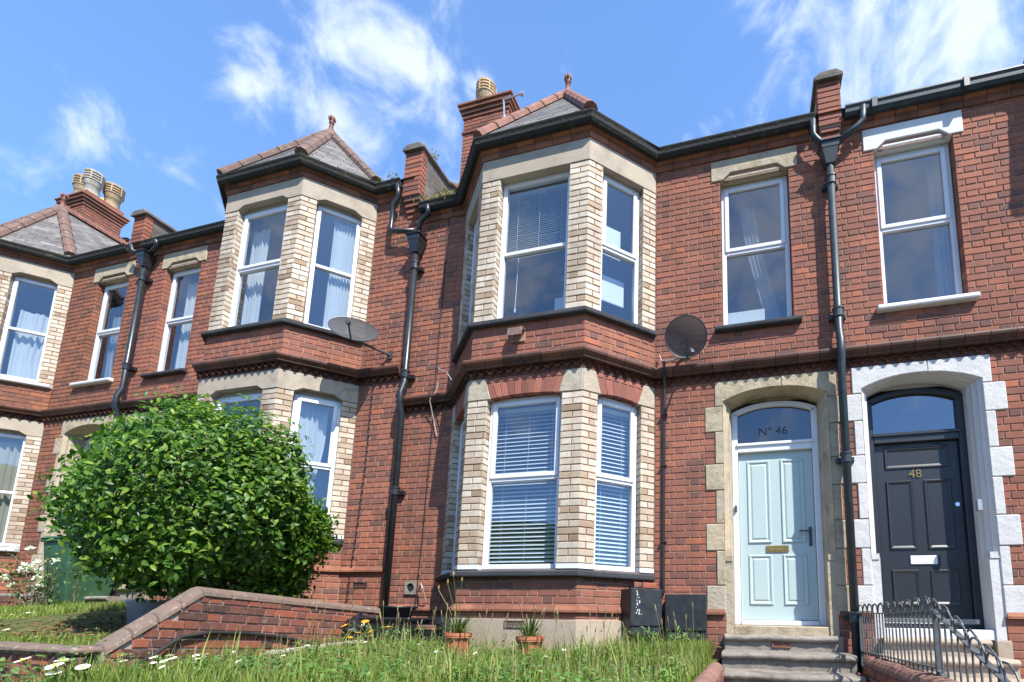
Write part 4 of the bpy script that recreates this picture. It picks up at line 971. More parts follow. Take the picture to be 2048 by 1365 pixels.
# ------------------------------------------------------------------ leaves
LEAF_V = np.array([(0, 0, 0), (-.26, .32, .05), (0, .34, -.02), (.26, .32, .05), (-.25, .66, .02), (0, .68, -.06), (.25, .66, .02), (0, 1.0, -.20)])
LEAF_F = [(0, 2, 1), (0, 3, 2), (1, 2, 5, 4), (2, 3, 6, 5), (4, 5, 7), (5, 6, 7)]
def frame_of(axis, normal):
    a = axis / np.linalg.norm(axis); n = normal - a * normal.dot(a); n /= np.linalg.norm(n) + 1e-9; s = np.cross(a, n); return np.stack([s, a, n], 1)
def foliage(name, items, mat, parent=None, V=LEAF_V, F=LEAF_F):
    v = []; f = []
    for p, Rm, sx, sy in items:
        b = len(v); q = (V * np.array([sx, sy, sy])) @ Rm.T + p; v += q.tolist(); f += [tuple(i + b for i in t) for t in F]
    o = bpy.data.objects.new(name, new_mesh(name, v, f, mat, None, True)); link(o, parent); return o
# ------------------------------------------------------------------ blinds and curtains
bk = lambda g, i: (g['PL'], g['PF'], g['PR'])[i]
def bay_open(g, i):
    l = g['WF'] if i == 1 else g['FL']; w = g['PW'] if i == 1 else g['PS']; return w, l - w
a, b = bay_open(gC, 1); venetian(gC['PF'], a + .03, b - .03, .56, 2.33, -.20, 'wide white venetian blind in the lower front bay window beside the blue door')
a, b = bay_open(gC, 2); venetian(gC['PR'], a + .02, b - .02, .56, 2.33, -.20, 'narrow white venetian blind in the lower bay window over the meter box')
a, b = bay_open(gC, 0); venetian(gC['PL'], a + .02, b - .02, .56, 2.33, -.20, 'white venetian blind in the hidden left side of the lower bay')
a, b = bay_open(gC, 1); venetian(gC['PF'], a + .03, b - .03, 4.30, 5.20, -.20, 'fine slatted grey venetian blind half lowered in the upper bay window', pitch=.026, mat='slatg', depth=.024, tilt=58)
mb = MB(); mb.tube([gC['PF'].P(.44, 4.32, -.19), gC['PF'].P(.425, 3.62, -.19)], .004, 6); mb.lathe(gC['PF'].P(.425, 3.58, -.19), [(.006, 0), (.012, .01), (.010, .05), (.004, .06)], 8)
tag(mb.build('blind_wand', 'slat'), 'thin white blind wand hanging in the upper bay window', 'blind wand')
mb = MB(); P = gC['PF']; mb.pbox(P, .92, 1.13, 3.40, 3.72, -.26, -.23); tag(mb.build('board', 'board', bevel=.004), 'small white board standing inside the upper bay window', 'board')
a, b = bay_open(gC, 2); P = gC['PR']
def roller(P, u0, u1, z0, z1, off, label, mat='slat'):
    root = empty('roller_blind', P.P((u0 + u1) / 2, z1, off), label, 'blind')
    q = MB(); q.pbox(P, u0, u1, z0, z1, off - .003, off); q.build('fabric', mat, root)
    q = MB(); q.pbox(P, u0, u1, z0 - .025, z0, off - .01, off + .008); q.build('bottom_bar', 'upvc', root, bevel=.003)
roller(P, a + .05, b - .17, 4.38, 4.76, -.26, 'pale roller blind low behind the upper right bay pane')
roller(P, a - .05, b - .10, 3.78, 4.10, -.28, 'white roller blind across the lower pane of the upper right bay window')
curtain(gC['W'], -.04, .14, 3.40, 5.1, -.30, 'sheer white curtain drawn aside in the small window over the blue door', 'voile', 4, .02, tie=.0, slant=1.7)
mb = MB(); mb.pbox(gC['W'], -.235, .22, 3.37, 3.63, -.23, -.20); tag(mb.build('board', 'board', bevel=.003), 'long white board propped in the small window above the blue door', 'board')
curtain(gD['W'], 2.05, 2.20, 3.38, 5.12, -.26, 'pale curtain edge at the right of the window over the charcoal door', 'voile', 3, .02)
curtain(gD['W'], 1.47, 1.55, 4.0, 5.12, -.26, 'narrow pale curtain at the left of the window over the charcoal door', 'voile', 2, .02)
zb = gB['Z']
for i, (s0, s1, lab, up) in enumerate(((.05, .38, 'white curtain drawn to the left in the upper front bay window over the shrub', 1), )):
    a, b = bay_open(gB, 1); curtain(gB['PF'], a + (b - a) * s0, a + (b - a) * s1, zb(3.39), zb(5.1), -.24, lab, 'curtain', 5, .03)
a, b = bay_open(gB, 2); curtain(gB['PR'], a + (b - a) * .40, b - .02, zb(3.39), zb(5.2), -.20, 'pleated white curtain filling the right half of the upper bay window above the tilted dish', 'curtain', 8, .022)
curtain(gB['PR'], a + .02, a + (b - a) * .72, zb(.5), zb(2.36), -.22, 'white curtain gathered in the lower bay window to the right of the shrub', 'curtain', 6, .03, tie=.25, slant=.1)
a, b = bay_open(gB, 1); curtain(gB['PF'], a + .02, b - .02, zb(.5), zb(2.2), -.26, 'net curtain behind the lower front bay window over the shrub', 'voile', 10, .02)
curtain(gB['W'], -9.36, -9.12, zb(3.40), zb(5.1), -.24, 'white curtain in the small window between the left drainpipe and the middle bay', 'curtain', 4, .025, tie=.1)
za = gA['Z']
a, b = bay_open(gA, 2); curtain(gA['PR'], a + .10, b - .02, za(3.42), za(4.72), -.22, 'loosely draped white sheet curtain in the upper bay window at the far left', 'curtain', 5, .04, tie=.12, name='curtain')
curtain(gA['PR'], a + .02, b - .02, za(.5), za(2.3), -.22, 'cream curtain in the lower bay window at the far left', 'curtain_cream', 6, .035)
curtain(gA['W'], -11.12, -10.92, za(3.42), za(4.7), -.24, 'thin pale curtain tied aside in the narrow window next to the left drainpipe', 'voile', 3, .02, tie=.3, slant=.2)

# ------------------------------------------------------------------ dishes, aerial, cables
def dish(c, nrm, rx, ry, label, wallpt, feed):
    root = empty('satellite_dish', c, label, 'satellite dish', 'satellite dishes on the facade'); n = Vector(nrm).normalized()
    m = n.to_track_quat('Z', 'Y').to_matrix().to_4x4(); m.translation = Vector(c)
    v = []; N = 32; K = 7
    for i in range(K + 1):
        t = i / K
        for k in range(N):
            q = 2 * math.pi * k / N; v.append(m @ Vector((rx * t * math.cos(q), ry * t * math.sin(q), .07 * t * t - .07)))
    f = [(i * N + k, i * N + (k + 1) % N, (i + 1) * N + (k + 1) % N, (i + 1) * N + k) for i in range(K) for k in range(N)]
    mb = MB(); mb.add(v, f); mb.build('reflector', 'dish', root, smooth=True)
    mb = MB(); mb.tube([m @ Vector((rx * math.cos(q), ry * math.sin(q), 0)) for q in [2 * math.pi * k / 32 for k in range(33)]], .006, 6); mb.build('rim', 'gray', root)
    mb = MB(); mb.tube([m @ Vector((0, 0, -.085)), m @ Vector((.0, -.03, -.14)), wallpt], .017, 8); w = Vector(wallpt); mb.box(w.x - .035, w.x + .035, w.y - .012, w.y + .008, w.z - .06, w.z + .06)
    mb.tube([m @ Vector((-rx * .3, -ry * .35, -.07)), m @ Vector((0, 0, -.12)), m @ Vector((rx * .3, -ry * .35, -.07))], .012, 6); mb.build('bracket', 'gray', root)
    e = m @ Vector(feed); s = m @ Vector((feed[0] * .2, -ry * .96, -.01)); mb = MB(); mb.tube([s, e], .011, 6); mb.build('arm', 'gray', root)
    d = (m @ Vector((0, 0, -.05)) - e).normalized(); mb = MB(); mb.tube([e - d * .05, e - d * .02, e + d * .02, e + d * .035], [.028, .032, .026, .022], 12); mb.build('feed_horn', 'gray', root)
    return root
dish((-.655, -.26, 3.115), (.10, -.80, -.42), .235, .225, 'round grey mesh satellite dish on the wall right of the middle bay', (-.66, -.01, 3.08), (.06, -.16, .16))
dish((-5.02, -.48, 3.70), (.55, -.62, .42), .29, .235, 'tilted grey satellite dish by the tall black drainpipe, casting a shadow below', (-4.83, -.01, 3.56), (-.05, -.17, .19))
def cable(pts, label, r=.006, mat='cable', clips=0):
    root = empty('cable', pts[0], label, 'cable', 'cables on the house fronts'); mb = MB(); mb.tube(pts, r, 6); mb.build('wire', mat, root)
    if clips:
        for p, q in zip(pts, pts[1:]):
            L = (Vector(q) - Vector(p)).length; n = int(L / clips)
            for i in range(n):
                c = Vector(p).lerp(Vector(q), (i + .5) / max(n, 1)); k = MB(); k.box(c.x - r * 2, c.x + r * 2, c.y - r * 1.4, c.y + r, c.z - .006, c.z + .006); k.build('clip', mat, root)
    return root
cable([(-.93, -.11, 2.93), (-.93, -.115, 2.84), (-.935, -.03, 2.62), (-.945, -.02, 1.4), (-.945, -.02, .25)], 'thick black cable down the wall to the meter boxes', .017, 'cable', .6)
cable([(-4.055, -.012, 5.64), (-4.06, -.012, 3.0), (-4.06, -.115, 2.9), (-4.06, -.11, 2.8), (-4.05, -.014, 2.62), (-4.07, -.014, .9), (-4.10, -.014, .05)], 'thin black cable left of the upper bay shadow, clipped down to the plinth', .006, 'cable', .5)
cable([(-5.07, -.014, 3.13), (-5.06, -.014, 2.0), (-5.10, -.014, 1.0), (-5.13, -.014, .55), (-5.15, -.014, .1)], 'knotted black cable with clips between the shrub and the black drainpipe', .007, 'cable', .11)
cable([(-3.95, -.13, 3.12), (-3.90, -.20, 3.16), (-3.72, -.25, 3.05), (-3.62, -.28, 2.92)], 'loose pale wire end curling at the left corner of the middle bay', .005, 'cableW')
cable([(-4.01, -.02, 3.06), (-4.03, -.03, 2.92), (-4.06, -.10, 2.78), (-4.02, -.03, 2.5), (-3.97, -.02, 2.3)], 'grey wire looping over the moulding left of the middle bay', .006, 'cableW')
cable([(-3.93, -.04, .14), (-3.93, -.12, .30), (-3.99, -.08, .36), (-4.05, -.03, .28)], 'white hose loop out of the wall beside the black tub', .009, 'cableW')
cable([(-1.0, -.03, 3.06), (-.97, -.06, 2.97), (-.86, -.08, 2.95), (-.70, -.09, 2.97), (-.62, -.10, 2.99), (-.55, -.15, 2.99), (-.44, -.12, 3.04)], 'dirty white cable curling under the round dish', .009, 'cableW')
ae = empty('tv_aerial', (-4.35, 1.30, 8.9), 'silver television aerial on the chimney beside the bay roof', 'aerial')
mb = MB(); mb.tube([(-4.14, 1.44, 8.78), (-4.14, 1.38, 9.20)], .016, 8); mb.build('mast', 'steel', ae)
mb = MB(); mb.tube([(-4.17, 1.38, 9.20), (-3.76, 1.34, 9.17)], .014, 6); mb.box(-3.79, -3.73, 1.31, 1.37, 9.14, 9.20); mb.build('boom', 'steel', ae)
mb = MB(); mb.box(-4.18, -4.10, 1.42, 1.52, 8.74, 8.92); mb.build('bracket', 'steel', ae)
cb = empty('phone_line', (-14, 1, 8.2), 'black phone line with insulators strung from chimney to parapet at the left', 'phone line')
mb = MB(); pts = [(-15.26, 2.0, 9.15), (-14.6, 1.9, 8.86), (-13.2, 1.5, 8.25), (-11.6, .7, 7.3), (-10.42, .1, 6.72)]; mb.tube(pts, .014, 6); mb.build('wire', 'cable', cb)
for t in (.15, .25, .3, .42, .48, .6):
    i = int(t * 4); c = Vector(pts[i]).lerp(Vector(pts[i + 1]), t * 4 - i); q = MB(); q.lathe(c, [(.01, -.07), (.05, -.03), (.03, .0), (.055, .03), (.01, .06)], 8); q.build('insulator', 'cable', cb)

# ------------------------------------------------------------------ air bricks, vents
def airbrick(P, u0, u1, z0, z1, label, mat='ridge', o=.012):
    root = empty('air_brick', P.P(u0, z0, 0), label, 'air brick', 'terracotta air bricks'); q = MB(); t = .012
    q.pbox(P, u0, u1, z0, z0 + t, -.02, o); q.pbox(P, u0, u1, z1 - t, z1, -.02, o); q.pbox(P, u0, u0 + t, z0 + t, z1 - t, -.02, o); q.pbox(P, u1 - t, u1, z0 + t, z1 - t, -.02, o); q.build('frame', mat, root, bevel=.002)
    q = MB(); n = 7; w = (u1 - u0 - 2 * t) / n
    for i in range(n):
        a = u0 + t + i * w
        q.prism(P, [(a, z0 + t), (a + w * .5, (z0 + z1) / 2), (a, z1 - t), (a - .001, z1 - t), (a - .001, z0 + t)], -.02, o - .005); q.prism(P, [(a + w, z1 - t), (a + w * .55, (z0 + z1) / 2), (a + w, z0 + t)], -.02, o - .005)
    q.build('grille', mat, root)
    q = MB(); q.pbox(P, u0 + .002, u1 - .002, z0 + .002, z1 - .002, -.02, -.012 + .014 * 0 + o - .011); q.build('grille_shade', 'cable', root)  # black panel stands for the shade behind the grille
airbrick(Pn(gC['xlf'], -BD - .035), .62, .845, -.135, -.06, 'air brick set in the rendered plinth between the two flower pots')
airbrick(Pn(0, 0), -5.08, -4.87, .31, .38, 'dark air brick in the wall just left of the foot of the black drainpipe', 'black', .006)
vt = empty('vent_hood', gC['PF'].P(.6, 3.1, 0), 'square brown vent hood under the sill of the upper bay window', 'vent'); P = gC['PF']
mb = MB(); v = [P.P(u, z, o) for u in (.50, .68) for z, o in ((3.215, 0), (3.205, .085), (3.10, .105), (3.10, .09), (3.19, .07), (3.19, 0))]
mb.add(v, [(0, 6, 7, 1), (1, 7, 8, 2), (2, 8, 9, 3), (3, 9, 10, 4), (0, 1, 2, 3, 4, 5), (11, 10, 9, 8, 7, 6)]); mb.build('hood', 'ridge', vt)
mb = MB(); mb.pbox(P, .50, .68, 3.07, 3.21, -.01, .012); mb.build('backplate', 'mortar', vt)
vr = empty('drain_vent', (-4.2, 0, .3), 'square stone vent with a round dark hole low on the wall behind the bowl', 'vent')
mb = MB(); Wn = Pn(0, 0); c = (-4.19, .315); N = 16; oc = [(c[0] + .085 * max(-1, min(1, 1.42 * math.cos(q))), c[1] + .085 * max(-1, min(1, 1.42 * math.sin(q)))) for q in [2 * math.pi * k / N for k in range(N)]]; ic = [(c[0] + .055 * math.cos(q), c[1] + .055 * math.sin(q)) for q in [2 * math.pi * k / N for k in range(N)]]
v = [Wn.P(*p, .02) for p in oc] + [Wn.P(*p, .02) for p in ic] + [Wn.P(*p, .003) for p in ic] + [Wn.P(*p, -.01) for p in oc]
mb.add(v, [(k, (k + 1) % N, N + (k + 1) % N, N + k) for k in range(N)] + [(N + k, N + (k + 1) % N, 2 * N + (k + 1) % N, 2 * N + k) for k in range(N)] + [(3 * N + k, 3 * N + (k + 1) % N, (k + 1) % N, k) for k in range(N)]); mb.build('surround', 'step', vr)
mb = MB(); mb.add([Wn.P(*p, .004) for p in ic], [tuple(range(N))]); mb.build('opening', 'cable', vr)  # flat black disc paints in the dark of the hole
kb = MB(); kb.box(2.13, 2.175, -.015, .03, 1.06, 1.17); tag(kb.build('key_safe', 'steel', bevel=.006), 'small metal key safe on the white jamb beside the charcoal door', 'key safe')

# ------------------------------------------------------------------ meter boxes and the bricks on top
def meter_box(P, u0, u1, z0, z1, d, label):
    root = empty('meter_box', P.P((u0 + u1) / 2, z0, 0), label, 'meter box'); q = MB()
    q.prism(P, [(u0, z0), (u1, z0), (u1, z1), (u0, z1)], 0, d - .02); q.build('case', 'black', root, bevel=.008)
    q = MB(); zm = z0 + (z1 - z0) * .2; q.prism(P, [(u0 - .006, zm), (u1 + .006, zm), (u1 + .006, z1 + .004), (u0 - .006, z1 + .004)], d - .02, d); q.build('door', 'black', root, bevel=.008)
    q = MB(); q.pbox(P, u0, u1, z0 + .0, zm - .006, d - .025, d - .012); q.build('lower_flap', 'black', root, bevel=.008)
    q = MB(); q.pbox(P, u0 + .01, u1 - .01, z1 - (z1 - z0) * .38 - .002, z1 - (z1 - z0) * .38 + .002, d - .001, d + .002); q.build('ridge', 'black', root)
    return root
PRc = gC['PR']
meter_box(PRc, .52, .90, -.20, .285, .21, 'black meter box with white paint specks and bricks on its lid, against the bay')
meter_box(Pn(0, 0), -.90, -.475, -.24, .235, .16, 'plain black meter box on the wall left of the blue door steps')
for i, (u, o, rz, w, m, lab) in enumerate(((.66, .11, .1, .12, 'red', 'broken orange brick end on the left of the black meter box lid'), (.79, .12, -.15, .20, 'old', 'rough pale red brick lying on the right of the black meter box lid'))):
    mb = MB(); v, f = brick_geom(w, .068, .012, .10); mt = PRc.mat(u, .289 + .036, o + .04) @ Matrix.Rotation(rz, 4, 'Z'); mb.add([mt @ Vector((p[0] + random.uniform(-.006, .006), p[1] + random.uniform(-.006, .006), p[2] + random.uniform(-.004, .004))) for p in v], f + [(3, 2, 1, 0)])
    tag(mb.build('loose_brick', m), lab, 'brick', 'loose bricks on the meter box')
def specks():
    r = meterspk = None
sp_ = MB()
for i in range(26):
    u = .52 + .06 + abs(random.gauss(0, .03)); z = random.uniform(.02, .26); s = random.uniform(.003, .007); sp_.add([PRc.P(u - s, z - s, .2115), PRc.P(u + s, z - s * .7, .2115), PRc.P(u + s * .6, z + s * 2, .2115), PRc.P(u - s * .8, z + s, .2115)], [(0, 1, 2, 3)])
for o in bpy.data.objects:
    if o.name == 'meter_box': sp_.build('paint_specks', 'white', o)

# ------------------------------------------------------------------ front steps
def steps(x0, x1, cx, dz, label, treads, mat='step', vent=True):
    root = empty('front_steps', (cx, -.4, -.8 + dz), label, 'steps'); P = Pn(0, 0)
    for i, (y, z, a, b) in enumerate(treads):
        zb = treads[i + 1][1] - .02 if i + 1 < len(treads) else z - .3; q = MB(); yb = .0 if i == 0 else treads[i - 1][0] + .03
        n = 18; prof = [(yb + .02, z + .002)] + [(y + .045 - .048 * math.sin(t), z - .032 + .033 * math.cos(t)) for t in [math.pi * k / 8 for k in range(9)]] + [(y + .04, z - .066), (y + .035, zb), (yb + .02, zb)]
        v = []; xs = [a + (b - a) * k / n for k in range(n + 1)]
        for x in xs:
            jz = .004 * math.sin(x * 9 + i) + random.uniform(-.002, .002); jy = random.uniform(-.004, .004)
            v += [(x, yy + jy, zz + jz) for yy, zz in prof]
        m = len(prof); q.add(v, [(k * m + j, (k + 1) * m + j, (k + 1) * m + (j + 1) % m, k * m + (j + 1) % m) for k in range(n) for j in range(m)] + [tuple(range(m)), tuple(range((n + 1) * m - 1, n * m - 1, -1))]); q.build('step', mat, root, smooth=False)
    return root
stC = steps(-.3, .92, .28, 0, 'worn grey stone steps up to the pale blue front door', [(-.13, -.168, -.285, .80), (-.46, -.325, -.30, .90), (-.78, -.48, -.27, .90), (-1.10, -.635, -.27, .90)])
airbrick(Pn(0, -.105), .18, .36, -.29, -.235, 'small rusty air brick in the riser of the steps to the blue door', 'redterra', .004)
steps(1.1, 2.1, 1.72, 0, 'pale stone steps behind the railing up to the charcoal door', [(-.13, -.165, 1.2, 2.10), (-.46, -.32, 1.12, 2.16), (-.78, -.475, 1.10, 2.2), (-1.10, -.63, 1.10, 2.2), (-1.42, -.785, 1.10, 2.2)], 'render')
for sx, dz in ((-9.32, DZB), (-10.80, DZA)): steps(sx - .5, sx + .5, sx, dz, 'stone steps to the hidden door behind the shrub' if sx > -10 else 'stone steps to the door behind the green wheelie bin', [(-.13, dz - .17, sx - .5, sx + .5), (-.46, dz - .325, sx - .5, sx + .5), (-.78, dz - .48, sx - .5, sx + .5)])

# ------------------------------------------------------------------ railings
def hoop_rail(name, label, pts, bars, mat, r=.007, hoop=.11, posts=(), low=.04, group=None):
    """pts: list of (x, y, z_bottom, z_top) along the run; bars between them, hoops over the top rail"""
    root = empty(name, (pts[0][0], pts[0][1], pts[0][2]), label, 'railing', group)
    L = [0.0]
    for p, q in zip(pts, pts[1:]): L.append(L[-1] + math.dist(p[:2], q[:2]))
    def at(s):
        for i in range(len(pts) - 1):
            if s <= L[i + 1] + 1e-9 or i == len(pts) - 2:
                t = (s - L[i]) / (L[i + 1] - L[i]); return [pts[i][k] + (pts[i + 1][k] - pts[i][k]) * t for k in range(4)]
    step = L[-1] / bars; B = [at(i * step) for i in range(bars + 1)]
    for k, nm in ((3, 'top_rail'), (2, 'bottom_rail')):
        for p, q in zip(pts, pts[1:]):
            d = Vector((q[0] - p[0], q[1] - p[1], 0)).normalized(); s = Vector((-d.y, d.x, 0)) * .016
            z0, z1 = (p[k], q[k]) if k == 3 else (p[k] + low, q[k] + low); mb = MB()
            a, b = Vector((p[0], p[1], z0)), Vector((q[0], q[1], z1)); h = Vector((0, 0, .008))
            mb.add([a - s, b - s, b + s, a + s, a - s + h, b - s + h, b + s + h, a + s + h], MB.HEX); mb.build(nm, mat, root)
    for i, p in enumerate(B):
        mb = MB(); mb.tube([(p[0] + random.uniform(-.003, .003), p[1], p[2]), (p[0], p[1], p[3])], r, 6); mb.build('bar', mat, root)
    for i in range(0, bars - 1, 1):
        p, q = Vector((B[i][0], B[i][1], B[i][3])), Vector((B[i + 2][0], B[i + 2][1], B[i + 2][3])); mb = MB(); arc = []
        for k in range(11):
            t = math.pi * k / 10; c = p.lerp(q, .5 - .5 * math.cos(t)); off = .008 if i % 2 else -.008
            arc.append(c + Vector((off, 0, (hoop + random.uniform(-.006, .006)) * math.sin(t) ** .75)))
        mb.tube(arc, r, 6); mb.build('hoop', mat, root)
    for s in posts:
        p = at(s); mb = MB(); mb.box(p[0] - .014, p[0] + .014, p[1] - .014, p[1] + .014, p[2] - .1, p[3] + .012); mb.build('post', mat, root)
    return root
hoop_rail('iron_railing', 'dark grey iron railing with hooped tops running down beside the steps to the charcoal door', [(1.0, -.14, -.34, .055), (1.03, -1.1, -.33, .05), (1.05, -2.02, -.32, .06), (1.05, -2.95, -.62, -.30)], 33, 'railp', .0058, .085, (.02, 1.90))
hoop_rail('iron_railing', 'small black iron railing at the far left edge below the white sill', [(-11.9, -1.05, .12, .72), (-10.2, -1.05, .12, .72)], 14, 'rusty', .008, .12, ())
def low_wall(x0, x1, y0, y1, zt, label, r=.09):
    """low brick wall with a half-round coping running away from the house"""
    root = empty('garden_wall', ((x0 + x1) / 2, y0, zt - .5), label, 'wall'); q = MB(); q.box(x0 + .02, x1 - .02, min(y0, y1), max(y0, y1), -1.6, zt - .02); b = q.build('core', 'mortarO', root)
    n = int(abs(y1 - y0) / .115); xc = (x0 + x1) / 2; w = (x1 - x0) / 2
    for i in range(n):
        a = y0 + (y1 - y0) * (i + .04) / n; c = y0 + (y1 - y0) * (i + .96) / n; q = MB(); v = []; dz = random.uniform(-.006, .006)
        for y in (a, c):
            for k in range(9):
                t = math.pi * k / 8; v.append((xc + w * math.cos(t), y, zt - .06 + dz + .075 * math.sin(t)))
        q.add(v, [(k, k + 1, 10 + k, 9 + k) for k in range(8)] + [tuple(range(8, -1, -1)), tuple(range(9, 18)), (0, 9, 17, 8)]); q.build('coping_brick', 'kerb', root, bevel=.008)
    for P, l in ((Pn(x1, min(y0, y1), 0, 1), abs(y1 - y0)), (Pn(x0, max(y0, y1), 0, -1), abs(y1 - y0))): bricks(lay(P, 0, l, zt - .40, zt - .07, zb=zt - .07), b, 'old', 'brick', 60, 'brickwork')
    return root
low_wall(.93, 1.10, -.5, -3.3, -.325, 'low brick wall with rounded red coping below the grey railing')
low_wall(-.40, -.26, -.85, -3.3, -.40, 'low brick edging with rounded coping left of the stone steps')

# ------------------------------------------------------------------ garden wall with a raking end, front wall
class TiltPn(Pn):
    def __init__(s, x, y, dx, dy, slope): super().__init__(x, y, dx, dy); s.t = slope
    def P(s, u, z, o=0.0):
        p = super().P(u, z, o); return (p[0], p[1], p[2] + u * s.t)
    def mat(s, u, z, o=0.0):
        m = super().mat(u, z, o) @ Matrix.Rotation(-math.atan(s.t), 4, 'Y'); return m
def party_wall():
    root = empty('garden_wall', (-4.55, -1.2, -.6), 'old brick garden wall with a sloping end in front of the round shrub', 'wall')
    xr_, xl_ = -4.47, -4.66; ya, yb, yc, zt, ztn, zl = -.02, -2.24, -2.84, .045, .185, -.265
    top = lambda y: lerp(zt, ztn, (ya - y) / (ya - yb)) if y > yb else lerp(ztn, zl, (yb - y) / (yb - yc))
    q = MB(); pts = [(ya, -1.2), (yc, -1.2), (yc, zl - .05), (yb, ztn - .05), (ya, zt - .05)]; v = [(xr_ - .012, y, z) for y, z in pts] + [(xl_ + .01, y, z) for y, z in pts]
    q.add(v, [tuple(range(5)), tuple(range(9, 4, -1))] + [(i, i + 5, (i + 1) % 5 + 5, (i + 1) % 5) for i in range(5)]); core = q.build('core', 'mortarO', root)
    slope = (zt - ztn) / (ya - yb); P = TiltPn(xr_, yc, 0, 1, slope); L = ya - yc; cells = []
    lim = lambda y: top(y) - slope * (y - yc) - .055
    for c in lay(P, 0, L, -1.0, lim(-1.0) + .002, zb=lim(-1.0), phase=.07):
        _, a, b, z0, z1 = c
        while a < b and z1 > lim(yc + a) + .004: a += .01
        if b - a > .03: cells.append((P, a, b, z0, z1))
    bricks(cells, core, 'old', 'brick', 300, 'brickwork', wob=.005)
    n = int((ya - yb) / .23)
    seg = [(ya + (yb - ya) * i / n, ya + (yb - ya) * (i + 1) / n) for i in range(n)] + [(yb + (yc - yb) * i / 4, yb + (yc - yb) * (i + 1) / 4) for i in range(4)]
    for a, b in seg:
        q = MB(); v = []; xm = (xl_ + xr_) / 2; w = (xr_ - xl_) / 2 + .012
        for y in (a - .003, b + .003):
            for k in range(9):
                t = math.pi * k / 8; v.append((xm + w * math.cos(t) * (1 if k in (0, 8) else .98), y, top(y) - .075 + .085 * math.sin(t) ** .8))
        q.add(v, [(k, k + 1, 10 + k, 9 + k) for k in range(8)] + [tuple(range(8, -1, -1)), tuple(range(9, 18)), (0, 9, 17, 8)]); q.build('coping', 'coping', root, bevel=.008)
    fr = empty('garden_wall', (-9, -2.93, -.8), 'low brick front wall along the foot of the left lawn', 'wall')
    q = MB(); q.box(-16, -4.66, -2.95, -2.84, -1.3, -.31); co = q.build('core', 'mortarO', fr); P = Pn(-16, -2.962); bricks([c for c in lay(P, 8, 11.50, -.95, -.335, zb=-.335)], co, 'old', 'brick', 300, 'brickwork', wob=.005)
    for i in range(24):
        x = -4.50 - i * .23; q = MB(); q.box(x - .226, x, -3.0, -2.80, -.328, -.268 + random.uniform(-.004, .004)); q.build('coping', 'coping', fr, bevel=.022)
    fa = empty('garden_wall', (-11, -1.15, 0), 'low dark brick wall under the rose bush at the far left', 'wall')
    q = MB(); q.box(-13, -9.3, -1.15, -.96, -.2, .13); co = q.build('core', 'mortarA', fa); bricks(lay(Pn(-13, -1.162), 0, 3.7, -.1, .13, zb=.13), co, 'old', 'brick', 120, 'brickwork')
party_wall()
def hose():
    mb = MB(); pts = [(-4.30, -2.95, -.52), (-4.36, -2.72, -.42), (-4.42, -2.55, -.33), (-4.445, -2.38, -.22), (-4.45, -2.15, -.19), (-4.45, -1.85, -.205), (-4.45, -1.5, -.25), (-4.43, -1.25, -.31), (-4.40, -1.05, -.40)]
    mb.tube(pts, .016, 8); tag(mb.build('hose', 'cable', smooth=True), 'black hose draped along the face of the old brick garden wall', 'hose')
hose()
mb = MB(); mb.add([(-4.36, -1.75, -.40), (-4.27, -1.75, -.40), (-4.22, -.55, -.33), (-4.31, -.55, -.33), (-4.36, -1.75, -.37), (-4.27, -1.75, -.37), (-4.22, -.55, -.30), (-4.31, -.55, -.30)], MB.HEX)
tag(mb.build('plank', 'plank', bevel=.004), 'weathered pale plank lying in the grass at the foot of the garden wall', 'plank')

# ------------------------------------------------------------------ moss and weeds in the gutters
def moss(H, spots, seed):
    r = np.random.default_rng(seed); items = []
    for x, y, z, n, sp, h in spots:
        for _ in range(n):
            p = np.array((x, y, z)) + r.normal(size=3) * np.array((sp, .03, h)); items.append((p, frame_of(r.normal(size=3) + np.array((0, 0, .8)), r.normal(size=3)), .022, .05))
    f_ = foliage('moss', items, 'mossleaf', H); tag(f_, kind='stuff')
moss(HC, [(-4.15, -.14, 5.80, 160, .16, .018), (-3.9, -.14, 5.78, 60, .1, .015)], 1)
moss(HB, [(-4.95, -.13, 6.30, 40, .05, .03), (-5.15, -.13, 6.28, 16, .03, .02), (-4.50, .12, 6.82, 40, .03, .03)], 2)
